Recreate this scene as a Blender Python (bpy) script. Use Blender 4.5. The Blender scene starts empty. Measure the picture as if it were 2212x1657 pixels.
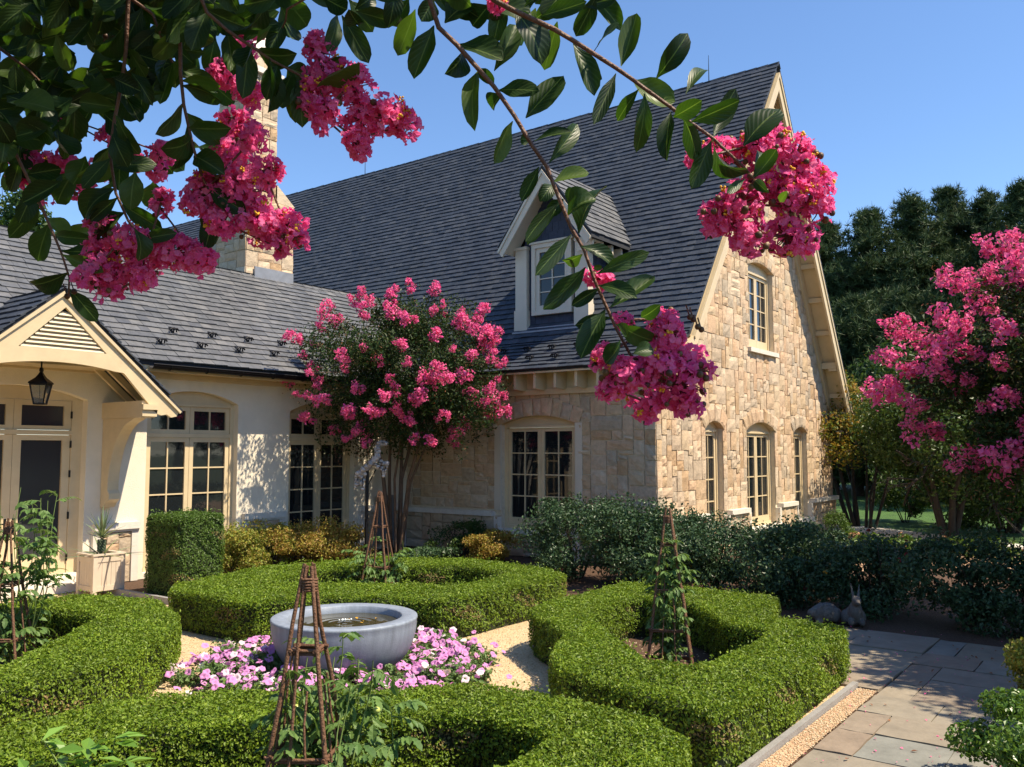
import bpy, bmesh, math, random
import numpy as np
from mathutils import Vector, Matrix
random.seed(7); RNG = np.random.default_rng(7)
S = bpy.context.scene
rad = math.radians

# ---------------------------------------------------------------- camera, sky, sun, exposure
CAM_H = 2.3
F_PX, PW, PH, HOR = 1876.0, 2212.0, 1657.0, 972.6        # focal length and horizon, in pixels of a 2212 wide view
PITCH = math.atan((HOR - PH/2)/F_PX); HEAD = rad(36.75)
FW = np.array([math.cos(HEAD), math.sin(HEAD), 0.]); RT = np.array([math.sin(HEAD), -math.cos(HEAD), 0.]); UPV = np.array([0, 0, 1.])
F3 = FW*math.cos(PITCH) + UPV*math.sin(PITCH); U3 = -FW*math.sin(PITCH) + UPV*math.cos(PITCH); EYE = np.array([0, 0, CAM_H])
cd = bpy.data.cameras.new('camera'); cam = bpy.data.objects.new('camera', cd); S.collection.objects.link(cam)
cam.location = EYE
cam.rotation_euler = Matrix((RT, U3, -F3)).transposed().to_euler()
cd.sensor_width = 36; cd.lens = F_PX/PW*36; cd.clip_start = .05; cd.clip_end = 1000
S.camera = cam
TOSUN = Vector((.34, -1, 1.62)).normalized()
SUN_EL = math.asin(TOSUN.z); SUN_AZ = math.atan2(TOSUN.x, TOSUN.y)
W = bpy.data.worlds.new('World'); S.world = W; W.use_nodes = True
nt = W.node_tree; bg = nt.nodes['Background']
sky = nt.nodes.new('ShaderNodeTexSky'); sky.sky_type = 'NISHITA'; sky.sun_disc = False
sky.sun_elevation = SUN_EL; sky.sun_rotation = SUN_AZ; sky.altitude = 60; sky.air_density = 1.0; sky.dust_density = .05; sky.ozone_density = 7
nt.links.new(sky.outputs[0], bg.inputs[0]); bg.inputs[1].default_value = .125
sl = bpy.data.lights.new('sun', 'SUN'); sl.energy = 5.0; sl.angle = rad(.5); sl.color = (1, .87, .67)
so = bpy.data.objects.new('sun', sl); S.collection.objects.link(so); so.rotation_euler = TOSUN.to_track_quat('Z', 'Y').to_euler()
so.location = (0, 0, 40)
S.view_settings.view_transform = 'Standard'; S.view_settings.look = 'None'; S.view_settings.gamma = 1; S.view_settings.exposure = .78
try:
    S.cycles.max_bounces = 8; S.cycles.transparent_max_bounces = 8
except Exception: pass

# ---------------------------------------------------------------- helpers
def ray(x, y): return F3 + RT*(x-PW/2)/F_PX + U3*(PH/2-y)/F_PX
def onz(x, y, z=0.): r = ray(x, y); return EYE + r*(z-CAM_H)/r[2]
def at(x, y, d): return EYE + ray(x, y)*d
def z1(x, y): return (x/3, y/3)
def z2(x, y): return (737.3+x/3, y/3)
def z3(x, y): return (1474.6+x/3, y/3)
def z5(x, y): return (737.3+x/3, 548.6+y/3)
def c5(x, y): return (1042.4+x/3.775, 329.2+y/3.775)
def nrm(v): return v/np.maximum(np.linalg.norm(v, axis=-1, keepdims=True), 1e-9)

class MB:
    """collects pieces and links them as ONE mesh object"""
    def __init__(s): s.V = []; s.F = []; s.n = 0
    def add(s, V, F, mi=0, smooth=False):
        V = np.asarray(V, float).reshape(-1, 3)
        if isinstance(F, np.ndarray): s.F.append((F + s.n, mi, smooth))
        else:
            by = {}
            for f in F: by.setdefault(len(f), []).append(f)
            for k, L in by.items(): s.F.append((np.array(L, int) + s.n, mi, smooth))
        s.V.append(V); s.n += len(V)
    def box(s, a, b, mi=0, f=None):
        x0, y0, z0 = a; x1, y1, z1 = b
        V = np.array([(x0,y0,z0),(x1,y0,z0),(x1,y1,z0),(x0,y1,z0),(x0,y0,z1),(x1,y0,z1),(x1,y1,z1),(x0,y1,z1)], float)
        if f is not None: V = np.array([f(*v) for v in V])
        s.add(V, [(3,2,1,0),(4,5,6,7),(0,1,5,4),(1,2,6,5),(2,3,7,6),(3,0,4,7)], mi)
    def bar(s, p, q, w, h, mi=0, up=(0, 0, 1)):
        p = np.array(p, float); q = np.array(q, float); d = nrm(q-p); u = np.array(up, float)
        b = np.cross(d, u)
        if np.linalg.norm(b) < 1e-4: b = np.cross(d, (1., 0, 0))
        b = nrm(b); u = np.cross(b, d)
        V = [e + b*i*w/2 + u*j*h/2 for e in (p, q) for i, j in ((-1,-1),(1,-1),(1,1),(-1,1))]
        s.add(V, [(0,1,2,3),(7,6,5,4),(0,4,5,1),(1,5,6,2),(2,6,7,3),(3,7,4,0)], mi)
    def prism(s, poly, d0, d1, f, mi=0):
        """poly in two plane coordinates, d0..d1 the third; f maps (a, d, b) to the world"""
        n = len(poly)
        V = [f(a, d0, b) for a, b in poly] + [f(a, d1, b) for a, b in poly]
        s.add(V, [tuple(range(n)), tuple(range(2*n-1, n-1, -1))] + [(i, n+i, n+(i+1) % n, (i+1) % n) for i in range(n)], mi)
    def tube(s, pts, r, seg=7, mi=0, cap=True, smooth=True):
        P = np.array(pts, float); n = len(P)
        R = np.full(n, r, float) if np.isscalar(r) else np.array(r, float)
        T = np.gradient(P, axis=0) if n > 2 else np.array([P[1]-P[0]]*2)
        T = nrm(T); ref = np.array([0, 0, 1.]) if abs(T[0][2]) < .9 else np.array([1., 0, 0])
        b = nrm(np.cross(T[0], ref)); V = []
        for i in range(n):
            b = nrm(b - T[i]*np.dot(b, T[i])); c = np.cross(T[i], b)
            for k in range(seg):
                a = 2*math.pi*k/seg; V.append(P[i] + (b*math.cos(a) + c*math.sin(a))*R[i])
        F = [(i*seg+k, i*seg+(k+1) % seg, (i+1)*seg+(k+1) % seg, (i+1)*seg+k) for i in range(n-1) for k in range(seg)]
        s.add(V, F, mi, smooth)
        if cap:
            s.add(V[:seg], [tuple(range(seg-1, -1, -1))], mi); s.add(V[-seg:], [tuple(range(seg))], mi)
    def lathe(s, prof, c, seg=48, mi=0, smooth=True):
        V = []; n = len(prof)
        for k in range(seg):
            a = 2*math.pi*k/seg
            for r, z in prof: V.append((c[0]+r*math.cos(a), c[1]+r*math.sin(a), c[2]+z))
        F = [(k*n+i, ((k+1) % seg)*n+i, ((k+1) % seg)*n+i+1, k*n+i+1) for k in range(seg) for i in range(n-1)]
        s.add(V, F, mi, smooth)
    def ball(s, c, r, mi=0, seg=8, rings=6):
        r = np.array([r]*3 if np.isscalar(r) else r, float); V = [(0, 0, 1)]; 
        for i in range(1, rings):
            t = math.pi*i/rings
            for k in range(seg):
                a = 2*math.pi*k/seg; V.append((math.sin(t)*math.cos(a), math.sin(t)*math.sin(a), math.cos(t)))
        V.append((0, 0, -1)); F = []
        for k in range(seg): F.append((0, 1+k, 1+(k+1) % seg))
        for i in range(rings-2):
            for k in range(seg): F.append((1+i*seg+k, 1+(i+1)*seg+k, 1+(i+1)*seg+(k+1) % seg, 1+i*seg+(k+1) % seg))
        L = len(V)-1; o = 1+(rings-2)*seg
        for k in range(seg): F.append((o+k, L, o+(k+1) % seg))
        s.add(np.array(V)*r + np.array(c, float), F, mi, True)
    def leaves(s, P, N, L, asp=.5, mi=0, fold=.12, jit=.6, droop=0., rng=None, T=None):
        """kite shaped folded leaves: four vertices, two triangles each"""
        rng = RNG if rng is None else rng; n = len(P)
        if n == 0: return
        N = nrm(np.asarray(N, float) + rng.normal(0, jit, (n, 3)))
        if T is None: T = rng.normal(0, 1, (n, 3)); T[:, 2] -= droop
        T = nrm(T - N*np.sum(T*N, 1, keepdims=True)); B = np.cross(N, T)
        l = (np.asarray(L)*rng.uniform(.7, 1.25, n))[:, None]
        a = P - T*l*.5; c = P + T*l*.5 - N*l*.08
        m = P + N*fold*l
        V = np.stack([a, m + B*l*asp*.5, c, m - B*l*asp*.5], 1).reshape(-1, 3)
        i = np.arange(n)[:, None]*4
        s.add(V, np.concatenate([i+np.array([[0, 1, 2]]), i+np.array([[0, 2, 3]])], 0), mi)
    def build(s, name, mats, parent=None, loc=None):
        me = bpy.data.meshes.new(name)
        V = np.concatenate(s.V) if s.V else np.zeros((0, 3))
        if loc is not None: V = V - np.array(loc)
        me.vertices.add(len(V)); me.vertices.foreach_set('co', V.astype(np.float32).ravel())
        tot = [np.full(len(f), f.shape[1], np.int32) for f, _, _ in s.F]
        lv = np.concatenate([f.ravel() for f, _, _ in s.F]).astype(np.int32)
        lt = np.concatenate(tot); ls = np.concatenate([[0], np.cumsum(lt)[:-1]]).astype(np.int32)
        me.loops.add(len(lv)); me.loops.foreach_set('vertex_index', lv)
        me.polygons.add(len(lt)); me.polygons.foreach_set('loop_start', ls)
        try: me.polygons.foreach_set('loop_total', lt)
        except Exception: pass
        me.polygons.foreach_set('material_index', np.concatenate([np.full(len(f), m, np.int32) for f, m, _ in s.F]))
        me.polygons.foreach_set('use_smooth', np.concatenate([np.full(len(f), sm, bool) for f, _, sm in s.F]))
        for m in (mats if isinstance(mats, (list, tuple)) else [mats]): me.materials.append(m)
        me.update(calc_edges=True); me.validate()
        o = bpy.data.objects.new(name, me); S.collection.objects.link(o)
        if parent is not None: o.parent = parent
        elif loc is not None: o.location = loc
        return o

def thing(name, label, cat, loc=(0, 0, 0), group=None):
    o = bpy.data.objects.new(name, None); S.collection.objects.link(o); o.location = loc
    o['label'] = label; o['category'] = cat
    if group: o['group'] = group
    o.empty_display_size = .1
    return o
def tag(o, label, cat, group=None):
    o['label'] = label; o['category'] = cat
    if group: o['group'] = group
    return o
def kid(mb, name, mats, root, label=None):
    """a part of a thing: vertices are given in world space, the thing's Empty may stand anywhere"""
    top = root
    while top.parent is not None: top = top.parent
    o = mb.build(name, mats, root, loc=np.array(top.location))
    if label: o['label'] = label
    return o
def inst(src, parent, M):
    o = src.copy(); S.collection.objects.link(o); o.parent = parent; o.matrix_local = M; return o
def structure(o): o['kind'] = 'structure'; return o

# ---------------------------------------------------------------- materials
def mat(name, col, rough=.6, ramp=None, noise=None, bump=None, transl=0., spec=.4, metal=0., island=True, coat=0., tint=(1.25, 1.15, .7), noise2=None):
    """ramp: colours picked by Random Per Island; noise: (scale, amount); bump: (scale, strength)"""
    m = bpy.data.materials.new(name); m.use_nodes = True; t = m.node_tree; N = t.nodes; L = t.links
    p = N['Principled BSDF']; p.inputs['Roughness'].default_value = rough; p.inputs['Specular IOR Level'].default_value = spec
    p.inputs['Metallic'].default_value = metal; p.inputs['Coat Weight'].default_value = coat
    p.inputs['Base Color'].default_value = (*col, 1); src = None
    if ramp:
        g = N.new('ShaderNodeNewGeometry'); r = N.new('ShaderNodeValToRGB'); r.color_ramp.interpolation = 'LINEAR'
        e = r.color_ramp.elements
        while len(e) < len(ramp): e.new(.5)
        for i, c in enumerate(ramp): e[i].position = i/max(1, len(ramp)-1); e[i].color = (*c, 1)
        L.new(g.outputs['Random Per Island'], r.inputs[0]); src = r.outputs[0]
    tc = N.new('ShaderNodeTexCoord')
    for noise in (noise, noise2):
        if not noise: continue
        nz = N.new('ShaderNodeTexNoise'); nz.inputs['Scale'].default_value = noise[0]; nz.inputs['Detail'].default_value = 6; nz.inputs['Roughness'].default_value = .65
        L.new(tc.outputs['Object'], nz.inputs['Vector'])
        mr = N.new('ShaderNodeMapRange'); mr.inputs['From Min'].default_value = .25; mr.inputs['From Max'].default_value = .75
        mr.inputs['To Min'].default_value = 1-noise[1]; mr.inputs['To Max'].default_value = 1+noise[1]
        L.new(nz.outputs[0], mr.inputs[0])
        mx = N.new('ShaderNodeMix'); mx.data_type = 'RGBA'; mx.blend_type = 'MULTIPLY'; mx.inputs[0].default_value = 1
        if src is None: mx.inputs[6].default_value = (*col, 1)
        else: L.new(src, mx.inputs[6])
        L.new(mr.outputs[0], mx.inputs[7]); src = mx.outputs[2]
    if src is not None: L.new(src, p.inputs['Base Color'])
    if bump:
        nb = N.new('ShaderNodeTexNoise'); nb.inputs['Scale'].default_value = bump[0]; nb.inputs['Detail'].default_value = 5
        L.new(tc.outputs['Object'], nb.inputs['Vector'])
        b = N.new('ShaderNodeBump'); b.inputs['Strength'].default_value = bump[1]; b.inputs['Distance'].default_value = .02
        L.new(nb.outputs[0], b.inputs['Height']); L.new(b.outputs[0], p.inputs['Normal'])
    if transl:
        tr = N.new('ShaderNodeBsdfTranslucent'); ms = N.new('ShaderNodeMixShader'); ms.inputs[0].default_value = transl
        if src is None: tr.inputs[0].default_value = (*col, 1)
        else:
            br = N.new('ShaderNodeMix'); br.data_type = 'RGBA'; br.blend_type = 'MULTIPLY'; br.inputs[0].default_value = 1
            br.inputs[7].default_value = (*tint, 1); L.new(src, br.inputs[6]); L.new(br.outputs[2], tr.inputs[0])
        L.new(p.outputs[0], ms.inputs[1]); L.new(tr.outputs[0], ms.inputs[2]); L.new(ms.outputs[0], N['Material Output'].inputs[0])
    return m
STONE = mat('rough_tan_stone', (.5, .38, .24), .85, [(.5,.355,.21),(.55,.42,.275),(.44,.285,.155),(.58,.46,.325),(.52,.4,.275),(.4,.325,.235),(.56,.4,.26),(.52,.345,.21),(.59,.45,.31)], (11, .22), (26, .6), noise2=(.9, .12))
MORTAR = mat('mortar', (.64, .54, .39), .9, None, (12, .15), (60, .4))
LIME = mat('pale_limestone', (.68, .62, .53), .7, None, (7, .1), (40, .15))
CREAM = mat('cream_paint', (.62, .49, .30), .45, None, (3, .1), (90, .04))
STUCCO = mat('white_stucco', (.76, .68, .54), .85, None, (2.2, .08), (55, .35), noise2=(.6, .08))
SLATE = mat('blue_grey_slate', (.07, .08, .1), .58, [(.028,.036,.05),(.044,.053,.07),(.037,.045,.061),(.06,.067,.08),(.031,.041,.06),(.049,.057,.072),(.041,.048,.065)], (7, .35), (30, .35), spec=.35, noise2=(.7, .18))
SLATE_W = mat('weathered_grey_slate', (.12, .125, .14), .48, [(.075,.08,.09),(.115,.118,.125),(.09,.095,.105),(.14,.14,.143),(.08,.085,.098)], (7, .3), (30, .35), spec=.5, noise2=(.8, .16))
UNDER = mat('roof_felt', (.03, .033, .04), .9)
SHINGLE = mat('dark_blue_shingle', (.03, .04, .07), .6, [(.028,.036,.062),(.04,.05,.085)], (8, .2), (20, .3))
LEAD = mat('grey_lead_flashing', (.3, .32, .36), .45, None, (6, .2), metal=.4)
IRON = mat('black_iron', (.015, .015, .017), .45, None, (20, .2), metal=.5)
CREAM_SHADED = mat('shaded_cream_paint', (.6, .53, .42), .45, None, (3, .06), (90, .04))  # cream paint greyed to put the cool shade on dormer and surround into colour
GLASS = mat('dark_window_glass', (.012, .015, .017), .03, None, None, (1.3, .06), spec=.6)
GLASS2 = mat('screened_door_glass', (.035, .037, .042), .12, spec=.5)
LGLASS = mat('clear_lantern_glass', (.5, .5, .46), .05, spec=.5)
LGLASS.node_tree.nodes['Principled BSDF'].inputs['Transmission Weight'].default_value = .85
WOOD = mat('brown_stick_bark', (.12, .055, .03), .7, [(.14,.062,.03),(.1,.045,.024),(.17,.085,.045),(.085,.042,.026)], (40, .35), (70, .6))
DRY = mat('dry_brown_leaf', (.2, .13, .05), .7, [(.24,.16,.06),(.16,.12,.04),(.2,.18,.05)])
BARK = mat('smooth_crape_bark', (.125, .075, .045), .65, None, (7, .45), (20, .3))
BARKD = mat('dark_bark', (.04, .03, .022), .8, None, (9, .35), (25, .6))
TWIG_SHADE = mat('shaded_twig_core', (.022, .03, .01), .9, None, (30, .3))  # near-black green puts the darkness inside the hedges into the colour
G = lambda *c: list(c)
BOX = mat('boxwood_leaf', (.1, .2, .02), .5, G((.1,.18,.01),(.175,.27,.018),(.135,.22,.014),(.27,.36,.035),(.06,.115,.009),(.19,.28,.02)), (2.2, .3), None, .32, spec=.35)
BOX2 = mat('clipped_block_leaf', (.08, .15, .02), .45, G((.06,.12,.016),(.1,.175,.022),(.05,.1,.015),(.12,.2,.026)), None, None, .25)
CRAPE = mat('crape_leaf', (.03, .07, .015), .5, G((.016,.042,.010),(.03,.066,.014),(.022,.05,.012),(.05,.085,.018),(.06,.05,.02)), None, None, .22, spec=.25)
PINK = mat('pink_petal', (.8, .08, .22), .6, G((.88,.15,.38),(.84,.11,.33),(.92,.25,.46),(.88,.19,.36),(.78,.09,.36)), None, None, .3, spec=.15, tint=(1.1, 1, 1.05))
RUST = mat('rust_seed_head', (.25, .1, .05), .8, G((.24,.09,.045),(.32,.14,.07),(.18,.07,.04)), None, None, .2)
ROSE = mat('rose_leaf', (.05, .09, .03), .42, G((.035,.075,.03),(.055,.105,.042),(.028,.06,.026),(.08,.135,.06)), None, None, .18, spec=.3)
SPIREA = mat('spirea_leaf', (.2, .2, .03), .55, G((.2,.27,.035),(.3,.31,.04),(.3,.22,.045),(.16,.24,.03),(.34,.27,.05)), None, None, .3)
SPIRO = mat('orange_spirea_leaf', (.25, .15, .04), .55, G((.38,.22,.055),(.3,.2,.045),(.34,.29,.045),(.22,.22,.03)), None, None, .3)
PINE = mat('pine_needle', (.03, .06, .04), .55, G((.032,.056,.022),(.055,.09,.036),(.042,.072,.03),(.09,.13,.055)), None, None, .14, spec=.15)
TREEG = mat('broad_leaf', (.05, .1, .02), .45, G((.035,.075,.014),(.06,.11,.022),(.045,.088,.018),(.1,.16,.03)), None, None, .3)
MAPLE = mat('turning_maple_leaf', (.2, .12, .02), .5, G((.18,.22,.03),(.32,.25,.035),(.38,.21,.04),(.15,.2,.03),(.12,.18,.03)), None, None, .35)
HYD = mat('hydrangea_leaf', (.1, .18, .03), .45, G((.08,.16,.025),(.14,.22,.04),(.06,.12,.02)), None, None, .3)
TOM = mat('tomato_leaf', (.12, .21, .05), .55, G((.09,.18,.04),(.15,.25,.06),(.07,.14,.035)), None, None, .35)
TOMF = mat('green_tomato', (.45, .5, .12), .3, None, (20, .1))
STEMG = mat('green_stem', (.14, .2, .05), .6)
PETAL = mat('petunia_petal', (.6, .15, .5), .6, G((.7,.24,.6),(.78,.4,.7),(.64,.17,.52),(.84,.58,.77),(.68,.27,.62)), None, None, .3, spec=.2, tint=(1.1, 1, 1.1))
PETALW = mat('pale_petunia_petal', (.8, .65, .75), .6, G((.8,.6,.74),(.82,.74,.78)), None, None, .3, spec=.2)
MULCH = mat('brown_mulch', (.09, .05, .03), .95, None, (45, .6), (60, 1.))
LAWN = mat('lawn_grass', (.055, .125, .02), .8, None, (2.5, .4), (120, 1.), noise2=(18, .35))
EARTH = mat('far_ground', (.045, .08, .022), .9, None, (.4, .35), (40, .6))
CONC = mat('grey_kerb_stone', (.26, .25, .24), .8, None, (6, .2), (50, .3))
FLAG = mat('flagstone', (.3, .25, .2), .75, [(.26,.21,.145),(.2,.2,.175),(.28,.225,.155),(.23,.2,.155),(.235,.175,.125),(.25,.22,.17)], (3.5, .25), (18, .25))
WOODW = mat('pale_painted_wood', (.58, .48, .37), .55, None, (5, .08), (60, .08))
STATUE = mat('weathered_stone', (.13, .115, .1), .9, None, (20, .3), (50, .5))
PEBBLE = mat('pale_pebble', (.5, .46, .42), .7, [(.45,.41,.37),(.32,.29,.27),(.56,.51,.46)], (25, .2))

def ground_mat(name, c1, c2, scale, dark, vor=True):
    m = bpy.data.materials.new(name); m.use_nodes = True; t = m.node_tree; N = t.nodes; L = t.links; p = N['Principled BSDF']
    p.inputs['Roughness'].default_value = .9; tc = N.new('ShaderNodeTexCoord')
    v = N.new('ShaderNodeTexVoronoi'); v.inputs['Scale'].default_value = scale; L.new(tc.outputs['Object'], v.inputs['Vector'])
    r = N.new('ShaderNodeValToRGB'); e = r.color_ramp.elements; e[0].color = (*c1, 1); e[1].color = (*c2, 1); e.new(.5).color = (*dark, 1)
    sp = N.new('ShaderNodeSeparateColor'); L.new(v.outputs['Color'], sp.inputs[0]); L.new(sp.outputs[0], r.inputs[0])
    nz = N.new('ShaderNodeTexNoise'); nz.inputs['Scale'].default_value = 1.3; nz.inputs['Detail'].default_value = 5; L.new(tc.outputs['Object'], nz.inputs['Vector'])
    mr = N.new('ShaderNodeMapRange'); mr.inputs['To Min'].default_value = .75; mr.inputs['To Max'].default_value = 1.2; L.new(nz.outputs[0], mr.inputs[0])
    mx = N.new('ShaderNodeMix'); mx.data_type = 'RGBA'; mx.blend_type = 'MULTIPLY'; mx.inputs[0].default_value = 1
    L.new(r.outputs[0], mx.inputs[6]); L.new(mr.outputs[0], mx.inputs[7]); L.new(mx.outputs[2], p.inputs['Base Color'])
    b = N.new('ShaderNodeBump'); b.inputs['Strength'].default_value = .9; b.inputs['Distance'].default_value = .012; b.invert = True
    L.new(v.outputs['Distance'], b.inputs['Height']); L.new(b.outputs[0], p.inputs['Normal'])
    return m
GRAVEL = ground_mat('pea_gravel', (.54,.385,.2), (.4,.26,.12), 62, (.64,.5,.31))
GRAVELP = ground_mat('pinkish_gravel', (.5,.3,.17), (.36,.2,.11), 60, (.56,.39,.25))
DRIVE = ground_mat('pale_drive_gravel', (.6,.55,.46), (.5,.45,.37), 40, (.66,.62,.54))
BRICK = ground_mat('red_brick_path', (.38,.15,.09), (.3,.11,.07), 9, (.42,.2,.13))

# ---------------------------------------------------------------- big wall and roof builders
def gmap(a, d, z): return np.array([a, 8.01 - d, z])             # gable wall, a = x
def fmap(a, d, z): return np.array([15.49 - d, a, z])            # front wall, a = y
def wmap(a, d, z): return np.array([a, 14.75 - d, z])            # wing wall, a = x
def dmap(a, d, z): return np.array([16.25 - d, a, z])            # dormer front, a = y

def lines(edges, step):
    edges = sorted(set(round(e, 4) for e in edges)); out = [edges[0]]
    for a, b in zip(edges, edges[1:]):
        n = max(1, round((b-a)/step))
        out += [a + (b-a)*i/n for i in range(1, n+1)]
    return out
def ashlar(mb, f, x0, x1, z0, z1, opens, inside, ux=.105, uz=.095, sizes=((2,5),(1,4)), gap=.007, depth=.05, base=0., rough=.014):
    """random coursed squared rubble: every stone a separate rock-faced block; opens: callables (x, z) -> True where there is no stone"""
    ex = [x0, x1]; ez = [z0, z1]
    for o in opens: ex += [e for e in (o['x0'], o['x1']) if x0 < e < x1]; ez += [e for e in (o['z0'],) if z0 < e < z1]
    X = lines(ex, ux); Z = lines(ez, uz); nx, nz = len(X)-1, len(Z)-1
    used = np.zeros((nx, nz), bool)
    for i in range(nx):
        for j in range(nz):
            cx, cz = (X[i]+X[i+1])/2, (Z[j]+Z[j+1])/2
            if not inside(cx, cz): used[i, j] = True; continue
            for o in opens:
                if o['x0']-.001 < cx < o['x1']+.001 and o['z0'] < cz < o['top'](cx) + uz*.55: used[i, j] = True; break
    rng = random.Random(11)
    for j in range(nz):
        for i in range(nx):
            if used[i, j]: continue
            w = rng.randint(*sizes[0]); h = rng.randint(*sizes[1])
            if rng.random() < .25: w, h = min(w, 2), h+1
            ww = 1
            while ww < w and i+ww < nx and not used[i+ww, j]: ww += 1
            if i+ww < nx and not used[i+ww, j] and (i+ww+1 >= nx or used[i+ww+1, j]): ww += 1
            hh = 1
            while hh < h and j+hh < nz and not used[i:i+ww, j+hh].any(): hh += 1
            used[i:i+ww, j:j+hh] = True
            block(mb, f, X[i]+gap, X[i+ww]-gap, Z[j]+gap, Z[j+hh]-gap, base, depth, rng, rough)
def block(mb, f, a0, a1, b0, b1, base, depth, rng, rough=.014, n=4):
    V = []; top = base + rng.uniform(.0, .02)
    jx = [0] + [rng.uniform(-.04, .04) for _ in range(n-2)] + [0]
    for q in range(n):
        for p in range(n):
            e = p in (0, n-1) or q in (0, n-1); u = p/(n-1)+jx[p]*.5; v = q/(n-1)+jx[q]*.5
            ja = rng.uniform(-.006, .006); jb = rng.uniform(-.006, .006)
            d = top + (rng.uniform(-.004, .004) if e else rough + rng.uniform(-.8, .8)*rough)
            V.append(f(a0+(a1-a0)*u+ja, d, b0+(b1-b0)*v+jb))
    ring = [(p, 0) for p in range(n-1)] + [(n-1, q) for q in range(n-1)] + [(p, n-1) for p in range(n-1, 0, -1)] + [(0, q) for q in range(n-1, 0, -1)]
    m = len(V)
    for p, q in ring: V.append(f(a0+(a1-a0)*p/(n-1), base-depth, b0+(b1-b0)*q/(n-1)))
    F = [(q*n+p, q*n+p+1, (q+1)*n+p+1, (q+1)*n+p) for q in range(n-1) for p in range(n-1)]
    k = len(ring)
    for i in range(k):
        a = ring[i][1]*n+ring[i][0]; b = ring[(i+1) % k][1]*n+ring[(i+1) % k][0]
        F.append((a, b, m+(i+1) % k, m+i))
    mb.add(V, F, 0)
def arch(x0, x1, zs, zt):
    c = (x0+x1)/2; h = zt-zs; w = (x1-x0)/2; R = (w*w+h*h)/(2*h); zc = zt-R
    return dict(x0=x0, x1=x1, zs=zs, zt=zt, c=c, R=R, zc=zc, top=lambda x: zc + math.sqrt(max(R*R-(x-c)**2, 0)) if x0 <= x <= x1 else zs)
def opening(x0, x1, z0, zs, zt): o = arch(x0, x1, zs, zt); o['z0'] = z0; return o
def core(mb, f, z0, z1, lim, opens, d0=-.3, d1=-.012, mi=0, dz=.1, extra=()):
    """solid wall behind the stones, in thin courses that leave the openings free"""
    cuts = sorted(set([round(z0+dz*i, 4) for i in range(int((z1-z0)/dz)+1)] + [z1] + [o['z0'] for o in opens] + [round(o['zt']+.04, 4) for o in opens] + list(extra)))
    cuts = [c for c in cuts if z0 <= c <= z1]
    # join courses that share the same gaps
    rows = []
    for a, b in zip(cuts, cuts[1:]):
        if b-a < 1e-4: continue
        L, R_ = lim(b); iv = [(L, R_)]
        for o in opens:
            if a < o['zt']+.04-1e-6 and b > o['z0']+1e-6:
                if True: xa, xb = o['x0'], o['x1']
                else:
                    w = math.sqrt(max(o['R']**2-(a-o['zc'])**2, 0)); xa, xb = max(o['x0'], o['c']-w), min(o['x1'], o['c']+w)
                iv = [s for p, q in iv for s in ((p, min(q, xa)), (max(p, xb), q)) if s[1]-s[0] > 1e-3]
        if rows and rows[-1][2] == iv: rows[-1][1] = b
        else: rows.append([a, b, iv])
    for a, b, iv in rows:
        for p, q in iv: mb.box((p, d0, a), (q, d1, b), mi, f)
    for o in opens:
        n = 20; xs = [o['x0']+(o['x1']-o['x0'])*i/n for i in range(n+1)]; zt = o['zt']+.04
        for p, q in zip(xs, xs[1:]): mb.prism([(p, o['top'](p)), (q, o['top'](q)), (q, zt), (p, zt)], d0, d1, f, mi)
def voussoirs(mb, f, o, t=.34, n=None, d0=-.16, d1=.022, ext=.1):
    rng = random.Random(int(o['c']*100)); n = n or max(4, round((o['x1']-o['x0'])/.21))
    th = math.asin((o['x1']-o['x0'])/2/o['R'])*(1+ext); cut = [-th+2*th*i/n + (rng.uniform(-.12, .12)*2*th/n if 0 < i < n else 0) for i in range(n+1)]
    for a, b in zip(cut, cut[1:]):
        tt = t*rng.uniform(.88, 1.08); g = .006/o['R']
        P = []
        for R in (o['R']-.004, o['R']+tt):
            for k in range(3): 
                an = a+g+(b-a-2*g)*k/2; P.append((o['c']+R*math.sin(an), o['zc']+R*math.cos(an)))
        poly = P[:3] + P[:2:-1]
        d = d1+rng.uniform(0, .014)
        n_ = len(poly); cx = sum(p[0] for p in poly)/n_; cz = sum(p[1] for p in poly)/n_
        V = [f(p, d0, q) for p, q in poly]+[f(p, d, q) for p, q in poly]+[f(cx+(p-cx)*.6, d+.016+rng.uniform(-.008, .01), cz+(q-cz)*.6) for p, q in poly]
        F = [(i, (i+1) % n_, n_+(i+1) % n_, n_+i) for i in range(n_)]+[(n_+i, n_+(i+1) % n_, 2*n_+(i+1) % n_, 2*n_+i) for i in range(n_)]+[tuple(range(2*n_, 3*n_))]
        mb.add(V, F, 0)
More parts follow.
